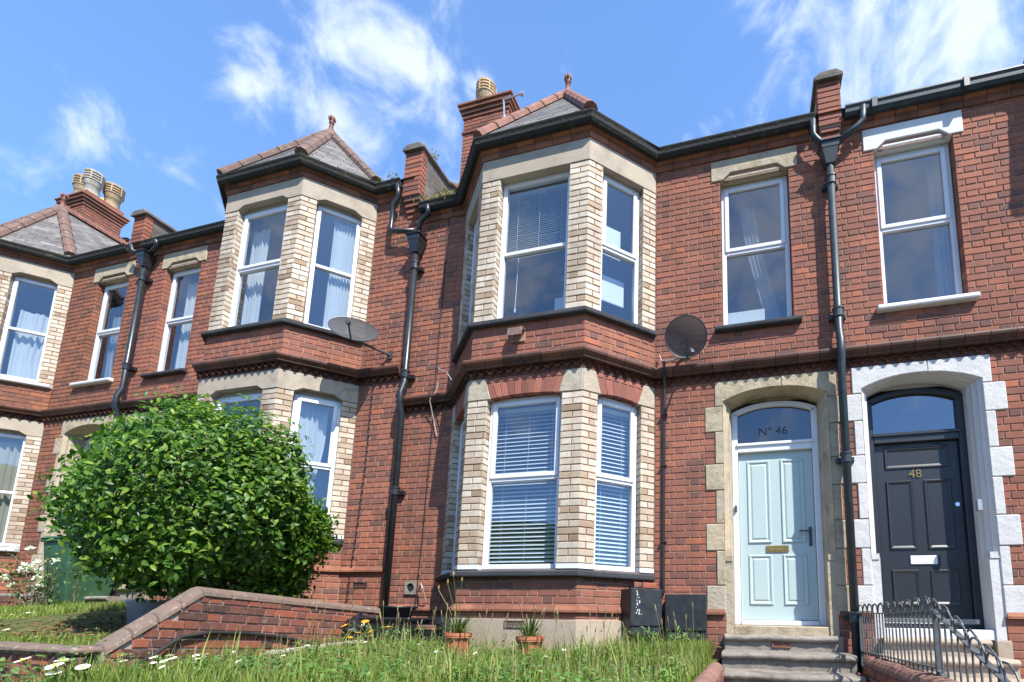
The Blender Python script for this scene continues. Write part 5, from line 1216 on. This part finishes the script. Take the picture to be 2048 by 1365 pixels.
# ------------------------------------------------------------------ plants
def shrub():
    c = np.array((-5.37, -1.53, .955)); rad = np.array((.99, .82, .90))
    root = empty('camellia_shrub', (c[0], c[1], .02), 'large round glossy green shrub behind the sloping garden wall', 'shrub')
    mb = MB(); random.seed(3)
    for k in range(7):
        a = k * .9; p = Vector((c[0], c[1], -.05)); pts = [p]
        d = Vector((math.cos(a) * .7, math.sin(a) * .4, .9))
        for j in range(5): pts.append(pts[-1] + d * .24 + Vector((random.uniform(-.05, .05), random.uniform(-.05, .05), .03)))
        mb.tube(pts, [.045, .038, .030, .022, .015, .008], 6)
    mb.build('trunk', 'bark', root)
    ph = rng.uniform(0, 6.28, (14,)); dirs = rng.normal(size=(14, 3)); dirs /= np.linalg.norm(dirs, axis=1)[:, None]
    items = []; score = []
    N = 40000
    cl = rng.normal(size=(85, 3)); cl /= np.linalg.norm(cl, axis=1)[:, None]
    for i in range(N):
        d = rng.normal(size=3); d /= np.linalg.norm(d)
        if d[2] < -.86: continue
        lump = 1 + .20 * sum(max(0, d.dot(q) - .60) / .40 for q in dirs) - .08 + .035 * math.sin(9 * d[0] + ph[0]) * math.sin(8 * d[2] + ph[1])
        sq = 1 - .34 * max(0, d.dot(np.array((-.85, -.5, 0)))) * max(0, -d[2]) - .10 * max(0, d[2] - .7)
        t = 1 - abs(rng.normal()) * .12 if rng.random() < .72 else rng.uniform(.55, .88)
        if rng.random() < .035: t = 1.02 + rng.random() * .08
        gap = min(1.0, math.acos(min(1.0, float((cl @ d).max()))) / .30) ** 2
        p = c + d * rad * lump * sq * max(t, .45) * (1.03 - .13 * gap)
        if p[2] < .10 + .07 * math.sin(p[0] * 5): continue
        out = d / rad; out /= np.linalg.norm(out)
        droop = np.array((0, 0, -1.0)); az = rng.normal(size=3); az -= out * az.dot(out); az /= np.linalg.norm(az) + 1e-9
        axis = az * .8 + out * .45 + droop * rng.uniform(-.1, .6); nrm = out * .9 + np.array((0, 0, .75)) + rng.normal(size=3) * .38
        L = rng.uniform(.05, .088) * (1.0 if t > .9 else .9)
        Rm = frame_of(axis, nrm); items.append((p, Rm, L * rng.uniform(.72, .95), L)); pr = project(p)
        vis = (Vector(CAM) - Vector(p)).normalized().dot(Vector(out)); nv = abs((Vector(CAM) - Vector(p)).normalized().dot(Vector(Rm[:, 2])))
        score.append((nv * L * L / (pr[2] ** 2)) if (t > .95 and gap < .5 and vis > .25) else 0)
    order = np.argsort(-np.array(score)); top = set(order[:300].tolist())
    me = new_mesh('leaf', LEAF_V.tolist(), LEAF_F, 'leaf', None, True)
    for i in top:
        p, Rm, sx, sy = items[i]; o = bpy.data.objects.new('leaf', me); link(o, root); m = Matrix([[*(Rm[r] * np.array((sx, sy, sy))), p[r]] for r in range(3)] + [[0, 0, 0, 1]]); o.matrix_basis = m
    tag(foliage('foliage', [it for i, it in enumerate(items) if i not in top], 'leaf', root), kind='stuff')
shrub()
def rose():
    root = empty('rose_bush', (-9.3, -1.05, .0), 'straggly rose bush with clusters of white flowers at the left of the green bin', 'rose bush')
    random.seed(11); mb = MB(); tips = []
    for k in range(11):
        p = Vector((-8.95 + random.uniform(-.3, .3), -1.0 + random.uniform(-.1, .1), -.1)); d = Vector((random.uniform(-.55, .45), random.uniform(-.1, .1), 1)).normalized(); pts = [p]; n = random.randint(4, 7)
        for j in range(n): d = (d + Vector((random.uniform(-.35, .3), random.uniform(-.2, .2), -.04))).normalized(); pts.append(pts[-1] + d * .13)
        mb.tube(pts, [.010 - .0009 * j for j in range(n + 1)], 5); tips += pts[2:]
    mb.build('stem', 'bark', root); items = []
    for p in tips:
        for _ in range(9):
            q = np.array(p) + rng.normal(size=3) * .055; items.append((q, frame_of(rng.normal(size=3), rng.normal(size=3) * .6 + np.array((0, -.2, 1))), .04, .05))
    tag(foliage('foliage', items, 'rose_leaf', root), kind='stuff')
    heads = [(-9.86, -1.5, .42), (-9.78, -1.52, .38), (-9.55, -1.5, .52), (-9.47, -1.52, .56), (-9.40, -1.5, .50), (-9.34, -1.52, .55), (-9.28, -1.5, .60), (-9.25, -1.48, .50), (-9.50, -1.48, .80), (-9.70, -1.5, .30), (-9.13, -1.5, .30), (-8.85, -1.52, .62), (-8.62, -1.45, .80), (-9.22, -1.5, .40)]
    for h in heads:
        h = (h[0], h[1] + .5, h[2] - .02)
        it = []
        for ring, (n, el) in enumerate(((7, .35), (6, .8), (4, 1.25))):
            for k in range(n):
                a = 2 * math.pi * k / n + ring; ax = np.array((math.cos(a) * math.cos(el), -math.sin(el) * .7 + math.sin(a) * math.cos(el) * .6, math.sin(a) * math.cos(el) * .8 + math.sin(el) * .6)); it.append((np.array(h) + rng.normal(size=3) * .008, frame_of(ax, np.array((0, -.6, .8)) + rng.normal(size=3) * .2), .075, .055))
        foliage('flower', it, 'petal', root)
rose()
def wheelie_bin():
    x, y, z = -9.50, -.42, .0; root = empty('wheelie_bin', (x, y, z), 'green wheelie bin standing at the wall left of the round shrub', 'bin'); q = MB()
    def ringb(w, d, zz): return [(x - w, y - d, zz), (x + w, y - d, zz), (x + w, y + d, zz), (x - w, y + d, zz)]
    q.add(ringb(.22, .24, z + .05) + ringb(.285, .33, z + .93), MB.HEX); q.build('body', 'green_bin', root, bevel=.02, seg=2)
    q = MB(); q.add(ringb(.31, .355, z + .92) + ringb(.31, .355, z + .965), MB.HEX); q.build('rim', 'green_bin', root, bevel=.012)
    q = MB(); v = [(x - .315, y - .375, z + .965), (x + .315, y - .375, z + .965), (x + .315, y + .33, z + .975), (x - .315, y + .33, z + .975), (x - .27, y - .33, z + 1.0), (x + .27, y - .33, z + 1.0), (x + .27, y + .28, z + 1.05), (x - .27, y + .28, z + 1.05)]
    q.add(v, MB.HEX); q.build('lid', 'green_bin', root, bevel=.012)
    for s in (-1, 1):
        q = MB(); q.tube([(x + s * .27, y + .30, z + .10), (x + s * .31, y + .30, z + .10)], .10, 18); q.build('wheel', 'tub', root)
    q = MB(); q.tube([(x - .25, y + .40, z + .93), (x + .25, y + .40, z + .93)], .016, 8); q.build('handle', 'green_bin', root)
wheelie_bin()
q = MB(); q.lathe((-5.66, -1.86, -.16), [(.15, 0), (.185, .22), (.20, .225), (.20, .245), (.175, .24), (.14, .02)], 24); tag(q.build('plastic_tub', 'paletub', smooth=True), 'pale blue plastic tub in the shade under the round shrub', 'tub')
def clutter():
    q = MB(); z = -.43
    def rg(w, d, zz, ox=0): return [(-3.99 + ox - w, -.46 - d, zz), (-3.99 + ox + w, -.46 - d, zz), (-3.99 + ox + w, -.46 + d, zz), (-3.99 + ox - w, -.46 + d, zz)]
    root = empty('recycling_box', (-3.95, -.46, z), 'black plastic recycling box under the round black bowl by the drainpipe', 'box')
    q.add(rg(.27, .17, z) + rg(.31, .21, z + .36), MB.HEX[:1] + MB.HEX[2:] + [(4, 5, 6, 7)]); q.build('box', 'tub', root, bevel=.02)
    q = MB(); q.add(rg(.33, .225, z + .34) + rg(.335, .23, z + .375), MB.HEX); q.build('rim', 'tub', root, bevel=.008)
    q = MB(); q.lathe((-4.02, -.42, z + .376), [(.15, 0), (.20, .105), (.215, .108), (.215, .13), (.192, .126), (.14, .015)], 28); tag(q.build('bowl', 'tub', smooth=True), 'round black plastic bowl resting on the recycling box', 'bowl')
    q = MB(); N, Mr = 22, 14; v = []
    for i in range(Mr + 1):
        t = i / Mr; r = (.19 * math.sin(math.pi * min(t * 1.05, 1)) ** .6) * (1 if t < .8 else .8)
        for k in range(N):
            a = 2 * math.pi * k / N; w = 1 + .16 * math.sin(5 * a + 3 * t) + .12 * math.sin(9 * a - 7 * t) + random.uniform(-.09, .09); v.append((-4.36 + r * w * math.cos(a) * 1.05, -.62 + r * w * math.sin(a) * .8, -.42 + .42 * t + random.uniform(-.012, .012)))
    q.add(v, [(i * N + k, i * N + (k + 1) % N, (i + 1) * N + (k + 1) % N, (i + 1) * N + k) for i in range(Mr) for k in range(N)]); tag(q.build('bin_bag', 'binbag'), 'shiny crumpled black rubbish bag beside the recycling box', 'bag')
    q = MB(); v = []
    for j, (r, zz, m) in enumerate(((.24, -.10, 0), (.235, -.085, 0), (.20, -.06, 0), (.05, -.045, 0))): pass
    q.lathe((-3.62, -.33, -.14), [(.17, -.10), (.185, -.03), (.18, .0), (.155, .012)], 20, 0); q.lathe((-3.62, -.33, -.14), [(.186, -.045), (.190, -.04), (.190, -.028), (.186, -.024)], 20, 1); q.lathe((-3.62, -.33, -.14), [(.184, -.015), (.187, -.011), (.186, -.002), (.182, .002)], 20, 1)
    q.lathe((-3.62, -.33, -.40), [(.14, 0), (.165, .17)], 20, 0)
    tag(q.build('lidded_tub', ['tub', 'redterra']), 'black tub with red bands to the right of the round black bowl', 'tub')
clutter()
def blades(cx, cy, cz, n, L, spread, rngs, w=.011):
    """arching strap leaves from a point: (verts, faces)"""
    v = []; f = []
    for i in range(n):
        a = rngs.uniform(0, 6.283); lean = rngs.uniform(.15, spread); l = L * rngs.uniform(.6, 1.1); b = len(v); K = 5; d = np.array((math.cos(a), math.sin(a), 0)); s = np.array((-math.sin(a), math.cos(a), 0)); p = np.array((cx + d[0] * .03, cy + d[1] * .03, cz)); ang = lean * .5
        for k in range(K + 1):
            ww = w * (1 - (k / K) ** 2 * .95); v += [(p - s * ww).tolist(), (p + s * ww).tolist()]
            ang += lean * .35; p = p + (d * math.sin(ang) + np.array((0, 0, math.cos(ang)))) * l / K
        f += [(b + 2 * k, b + 2 * k + 1, b + 2 * k + 3, b + 2 * k + 2) for k in range(K)]
    return v, f
def flower_pot(x, y, z, s, label, seed, stalks):
    root = empty('flower_pot', (x, y, z), label, 'flower pot', 'terracotta pots under the bay window'); q = MB(); h = .19 * s
    q.lathe((x, y, z), [(.075 * s, 0), (.100 * s, h * .78), (.118 * s, h * .78), (.118 * s, h * .84), (.122 * s, h * .86), (.122 * s, h), (.108 * s, h), (.10 * s, h * .9)], 24)
    for k in range(10):
        a = k * .628; q.tube([(x + .079 * s * math.cos(a), y + .079 * s * math.sin(a), z + .01), (x + .102 * s * math.cos(a), y + .102 * s * math.sin(a), z + h * .76)], .007, 5)
    q.build('pot', 'pot', root); q = MB(); q.lathe((x, y, z + h * .84), [(.098 * s, 0), (.09 * s, .012)], 16); q.build('compost', 'soil', root)
    rr = np.random.default_rng(seed); v, f = blades(x, y, z + h * .85, 46, .26 * s, 1.0, rr); o = bpy.data.objects.new('strap_leaves', new_mesh('strap_leaves', v, f, 'strap')); link(o, root); tag(o, kind='stuff')
    for (dx, hh) in stalks:
        q = MB(); q.tube([(x, y, z + h), (x + dx * .4, y - .01, z + h + hh * .5), (x + dx, y - .02, z + h + hh)], .0035, 5); q.build('stalk', 'strap', root)
        q = MB(); q.lathe((x + dx, y - .02, z + h + hh), [(.003, -.005), (.011, .015), (.009, .03), (.002, .052)], 8); q.build('bud', 'straw', root)
flower_pot(-2.06, -.98, -.415, 1.12, 'terracotta pot of strap leaves in front of the rendered plinth, nearer the steps', 5, [(.05, .24), (.14, .22)])
flower_pot(-2.83, -1.0, -.40, 1.12, 'terracotta pot half hidden in the grass at the left corner of the bay', 6, [(-.24, .42), (-.14, .48), (-.08, .56), (.02, .50)])

# ------------------------------------------------------------------ grass, weeds, wild flowers
def grass_mesh(name, n, region, hfun, mat, w=.0045, lean=.5, seed=1, dens=None):
    r = np.random.default_rng(seed); X = r.uniform(region[0], region[1], n * 2); Y = r.uniform(region[2], region[3], n * 2)
    keep = np.array([dens(x, y) > r.random() for x, y in zip(X, Y)]) if dens else np.ones(n * 2, bool)
    X, Y = X[keep][:n], Y[keep][:n]; n = len(X); Zg = np.array([gz(x, y) for x, y in zip(X, Y)]) - .01
    H = np.array([hfun(x, y) for x, y in zip(X, Y)]) * r.uniform(.5, 1.25, n); a = r.uniform(0, 6.283, n); le = r.uniform(.05, lean, n) * H
    sx, sy = -np.sin(a) * w * r.uniform(.7, 1.4, n), np.cos(a) * w * r.uniform(.7, 1.4, n); dx, dy = np.cos(a) * le, np.sin(a) * le
    V = np.empty((n, 5, 3)); 
    V[:, 0] = np.stack([X - sx, Y - sy, Zg], 1); V[:, 1] = np.stack([X + sx, Y + sy, Zg], 1)
    V[:, 2] = np.stack([X - sx * .8 + dx * .35, Y - sy * .8 + dy * .35, Zg + H * .6], 1); V[:, 3] = np.stack([X + sx * .8 + dx * .35, Y + sy * .8 + dy * .35, Zg + H * .6], 1)
    V[:, 4] = np.stack([X + dx, Y + dy, Zg + H], 1)
    me = bpy.data.meshes.new(name); me.vertices.add(n * 5); me.vertices.foreach_set('co', V.reshape(-1))
    b = np.arange(n) * 5; L = np.stack([b, b + 1, b + 3, b + 2, b + 2, b + 3, b + 4], 1).reshape(-1)
    me.loops.add(n * 7); me.loops.foreach_set('vertex_index', L.astype(np.int32)); me.polygons.add(n * 2)
    me.polygons.foreach_set('loop_start', np.stack([np.arange(n) * 7, np.arange(n) * 7 + 4], 1).reshape(-1).astype(np.int32)); me.polygons.foreach_set('loop_total', np.tile([4, 3], n).astype(np.int32))
    me.materials.append(MT[mat]); me.update(calc_edges=True); me.validate()
    o = bpy.data.objects.new(name, me); link(o); return tag(o, kind='stuff')
def wave(x, y): return .5 + .5 * math.sin(x * 2.7 + 1.3 * math.sin(y * 3.1)) * math.sin(y * 2.3 + x * .7)
hC = lambda x, y: .07 + .12 * wave(x, y) * wave(y * 1.9 + 3, x * 1.6) + (.05 if x > -1.2 and y > -1.4 else 0)
grass_mesh('grass', 26000, (-4.44, -.42, -2.98, -.72), hC, 'grass', seed=1)
grass_mesh('grass', 9000, (-4.44, -3.05, -.72, -.05), hC, 'grass', seed=2)
grass_mesh('grass', 5000, (-1.15, -.42, -.75, -.05), lambda x, y: .13 + .08 * wave(x, y), 'grass', seed=3)
grass_mesh('grass', 17000, (-12.5, -4.68, -2.82, -.75), lambda x, y: .045 + .05 * wave(x, y), 'grass', seed=4, dens=lambda x, y: 0 if ((x + 6.0) / 1.7) ** 2 + ((y + 1.7) / .9) ** 2 < 1 else 1)
grass_mesh('grass', 9000, (-6.4, -2.4, -3.7, -2.98), lambda x, y: .15 + .14 * wave(x, y) + (.08 if x < -4.5 else 0), 'grass', seed=5)
grass_mesh('tall_grass', 1300, (-4.42, -.45, -2.7, -.70), lambda x, y: .26, 'straw', .0022, .25, 6)
grass_mesh('tall_grass', 3200, (-4.42, -.45, -2.7, -.70), lambda x, y: .10 + .26 * wave(y * 2.1, x * 2.6) ** 2, 'grass', .0045, .9, 8)
grass_mesh('tall_grass', 1500, (-1.5, -.42, -1.6, -.25), lambda x, y: .14 + .18 * wave(y * 3, x * 3), 'grass', .004, .7, 9)
def weeds():
    items = []
    for i in range(9000):
        x, y = rng.uniform(-4.4, -.45), rng.uniform(-2.95, -.8)
        if wave(x * 1.7, y * 1.4) < rng.random() * .8: continue
        h = rng.uniform(.03, .19); items.append((np.array((x, y, gz(x, y) + h)), frame_of(rng.normal(size=3) * np.array((1, 1, .35)), np.array((0, -.15, 1)) + rng.normal(size=3) * .3), rng.uniform(.022, .05), rng.uniform(.025, .05)))
    for i in range(900):
        x, y = rng.uniform(-6.0, -4.2), rng.uniform(-3.5, -3.0); h = rng.uniform(.08, .42); items.append((np.array((x, y, gz(x, y) + h)), frame_of(rng.normal(size=3) * np.array((1, 1, .35)), np.array((0, -.3, 1)) + rng.normal(size=3) * .3), rng.uniform(.03, .06), rng.uniform(.03, .06)))
    for i in range(420):                                             # clump in front of the meter boxes and the black box
        x, y = (rng.normal(-.85, .22), rng.normal(-.55, .16)) if i % 2 else (rng.normal(-3.75, .35), rng.normal(-.85, .18)); h = rng.uniform(.05, .30); items.append((np.array((x, min(y, -.05), gz(x, y) + h)), frame_of(rng.normal(size=3) + np.array((0, 0, .6)), np.array((0, -.4, .8)) + rng.normal(size=3) * .4), rng.uniform(.016, .035), rng.uniform(.04, .07)))
    o = foliage('weeds', items, 'weed'); tag(o, kind='stuff')
    items = []
    for i in range(1100):
        x, y = rng.normal(-5.7, .75), rng.uniform(-2.7, -1.2)
        if x > -4.7: continue
        items.append((np.array((x, y, gz(x, y) + rng.uniform(.005, .03))), frame_of(rng.normal(size=3) * np.array((1, 1, .2)), np.array((0, 0, 1)) + rng.normal(size=3) * .35), .035, .05))
    tag(foliage('leaf_litter', items, 'litter'), kind='stuff')
weeds()
def flower_proto(name, petal, n, L, hgt):
    v = []; f = []; mi = []
    mb = MB(); mb.tube([(0, 0, 0), (.01, 0, hgt * .5), (0, 0, hgt)], .0025, 4, 0)
    for k in range(n):
        a = 2 * math.pi * k / n; c, s = math.cos(a), math.sin(a); w = L * .22
        mb.add([(0 - s * w * .4, c * w * .4, hgt + .002), (s * w * .4, -c * w * .4, hgt + .002), (c * L + s * w, s * L - c * w, hgt + .006), (c * L * 1.1, s * L * 1.1, hgt + .004), (c * L - s * w, s * L + c * w, hgt + .006)], [(0, 1, 2, 3, 4)], 1)
    mb.lathe((0, 0, hgt), [(L * .30, 0), (L * .28, .006), (.001, .011)], 8, 2)
    return new_mesh(name, mb.v, mb.f, ['weed', petal, 'yellow'], mb.m)
def scatter(name, me, spots, label, cat, group):
    first = None
    for x, y, s in spots:
        o = bpy.data.objects.new(name, me) if first is None else first.copy()
        if first is None: first = o; tag(o, 'flower', cat, group)
        o['label'] = label(x, y) if callable(label) else label; COL.objects.link(o); o.location = (x, y, gz(x, y) - .005); o.scale = (s, s, s); o.rotation_euler = (random.uniform(.1, .55), random.uniform(-.25, .25), random.uniform(-.6, .6))
dm = flower_proto('daisy', 'petal', 13, .020, .17)
random.seed(21)
scatter('daisy', dm, [(random.uniform(-4.35, -3.3), random.uniform(-2.9, -2.2), random.uniform(.8, 1.15)) for _ in range(14)] + [(random.uniform(-4.3, -1.6), random.uniform(-2.2, -1.0), random.uniform(.7, 1.05)) for _ in range(10)] + [(random.uniform(-5.3, -4.1), random.uniform(-3.25, -3.02), random.uniform(1.3, 1.9)) for _ in range(16)], lambda x, y: 'white ox-eye daisy in front of the low front wall at bottom left' if y < -3 else ('white ox-eye daisy beside the hose end of the garden wall' if x < -3.8 and y < -2.2 else ('white ox-eye daisy in the long grass at the bottom edge' if y < -2.2 else ('white ox-eye daisy near the plank and the garden wall' if x < -3.2 else 'white ox-eye daisy in the grass before the flower pots'))), 'daisy', 'white daisies in the long grass')
dl = flower_proto('daisy', 'petal', 9, .028, .06)
scatter('lawn_daisy', dl, [(random.uniform(-8.8, -5.2), random.uniform(-2.7, -1.6), random.uniform(.6, 1.0)) for _ in range(26)], lambda x, y: 'small white lawn flower among brown leaves by the shrub' if x > -6.3 else ('small white lawn flower just behind the front wall coping' if y < -2.2 else 'small white lawn flower in the short grass near the roses'), 'daisy', 'white flowers in the left lawn')
om = flower_proto('orange_flower', 'orange', 10, .026, .26)
scatter('orange_flower', om, [(-3.55, -1.15, 1.15), (-3.50, -1.13, 1.2), (-3.9, -1.1, .95), (-3.75, -1.4, .9), (-4.12, -.85, 1.3), (-3.85, -.95, .8), (-4.05, -.80, 1.45)], lambda x, y: 'orange wild flower high up against the black rubbish bag' if x < -4 else ('orange wild flower head in the grass right of the black box' if x > -3.6 else 'low orange wild flower in front of the black box'), 'flower', 'orange flowers by the black box')
def seed_stems():
    root = empty('seed_stems', (-2.4, -1.2, -.45), 'tall dry seed stems standing above the grass in front of the bay', 'grass stems'); random.seed(5); q = MB()
    for i in range(64):
        x, y = random.uniform(-4.35, -.5), random.uniform(-1.9, -.82); z = gz(x, y); h = random.uniform(.28, .52); lx = random.uniform(-.10, .10); p = [(x, y, z), (x + lx * .4, y, z + h * .55), (x + lx, y - .02, z + h)]
        q.tube(p, .0018, 4); e = Vector(p[2]); d = (Vector(p[2]) - Vector(p[1])).normalized(); q.tube([e, e + d * .02, e + d * .05, e + d * .065], [.002, .006, .005, .001], 5)
    tag(q.build('stems', 'straw', root), kind='stuff')
seed_stems()
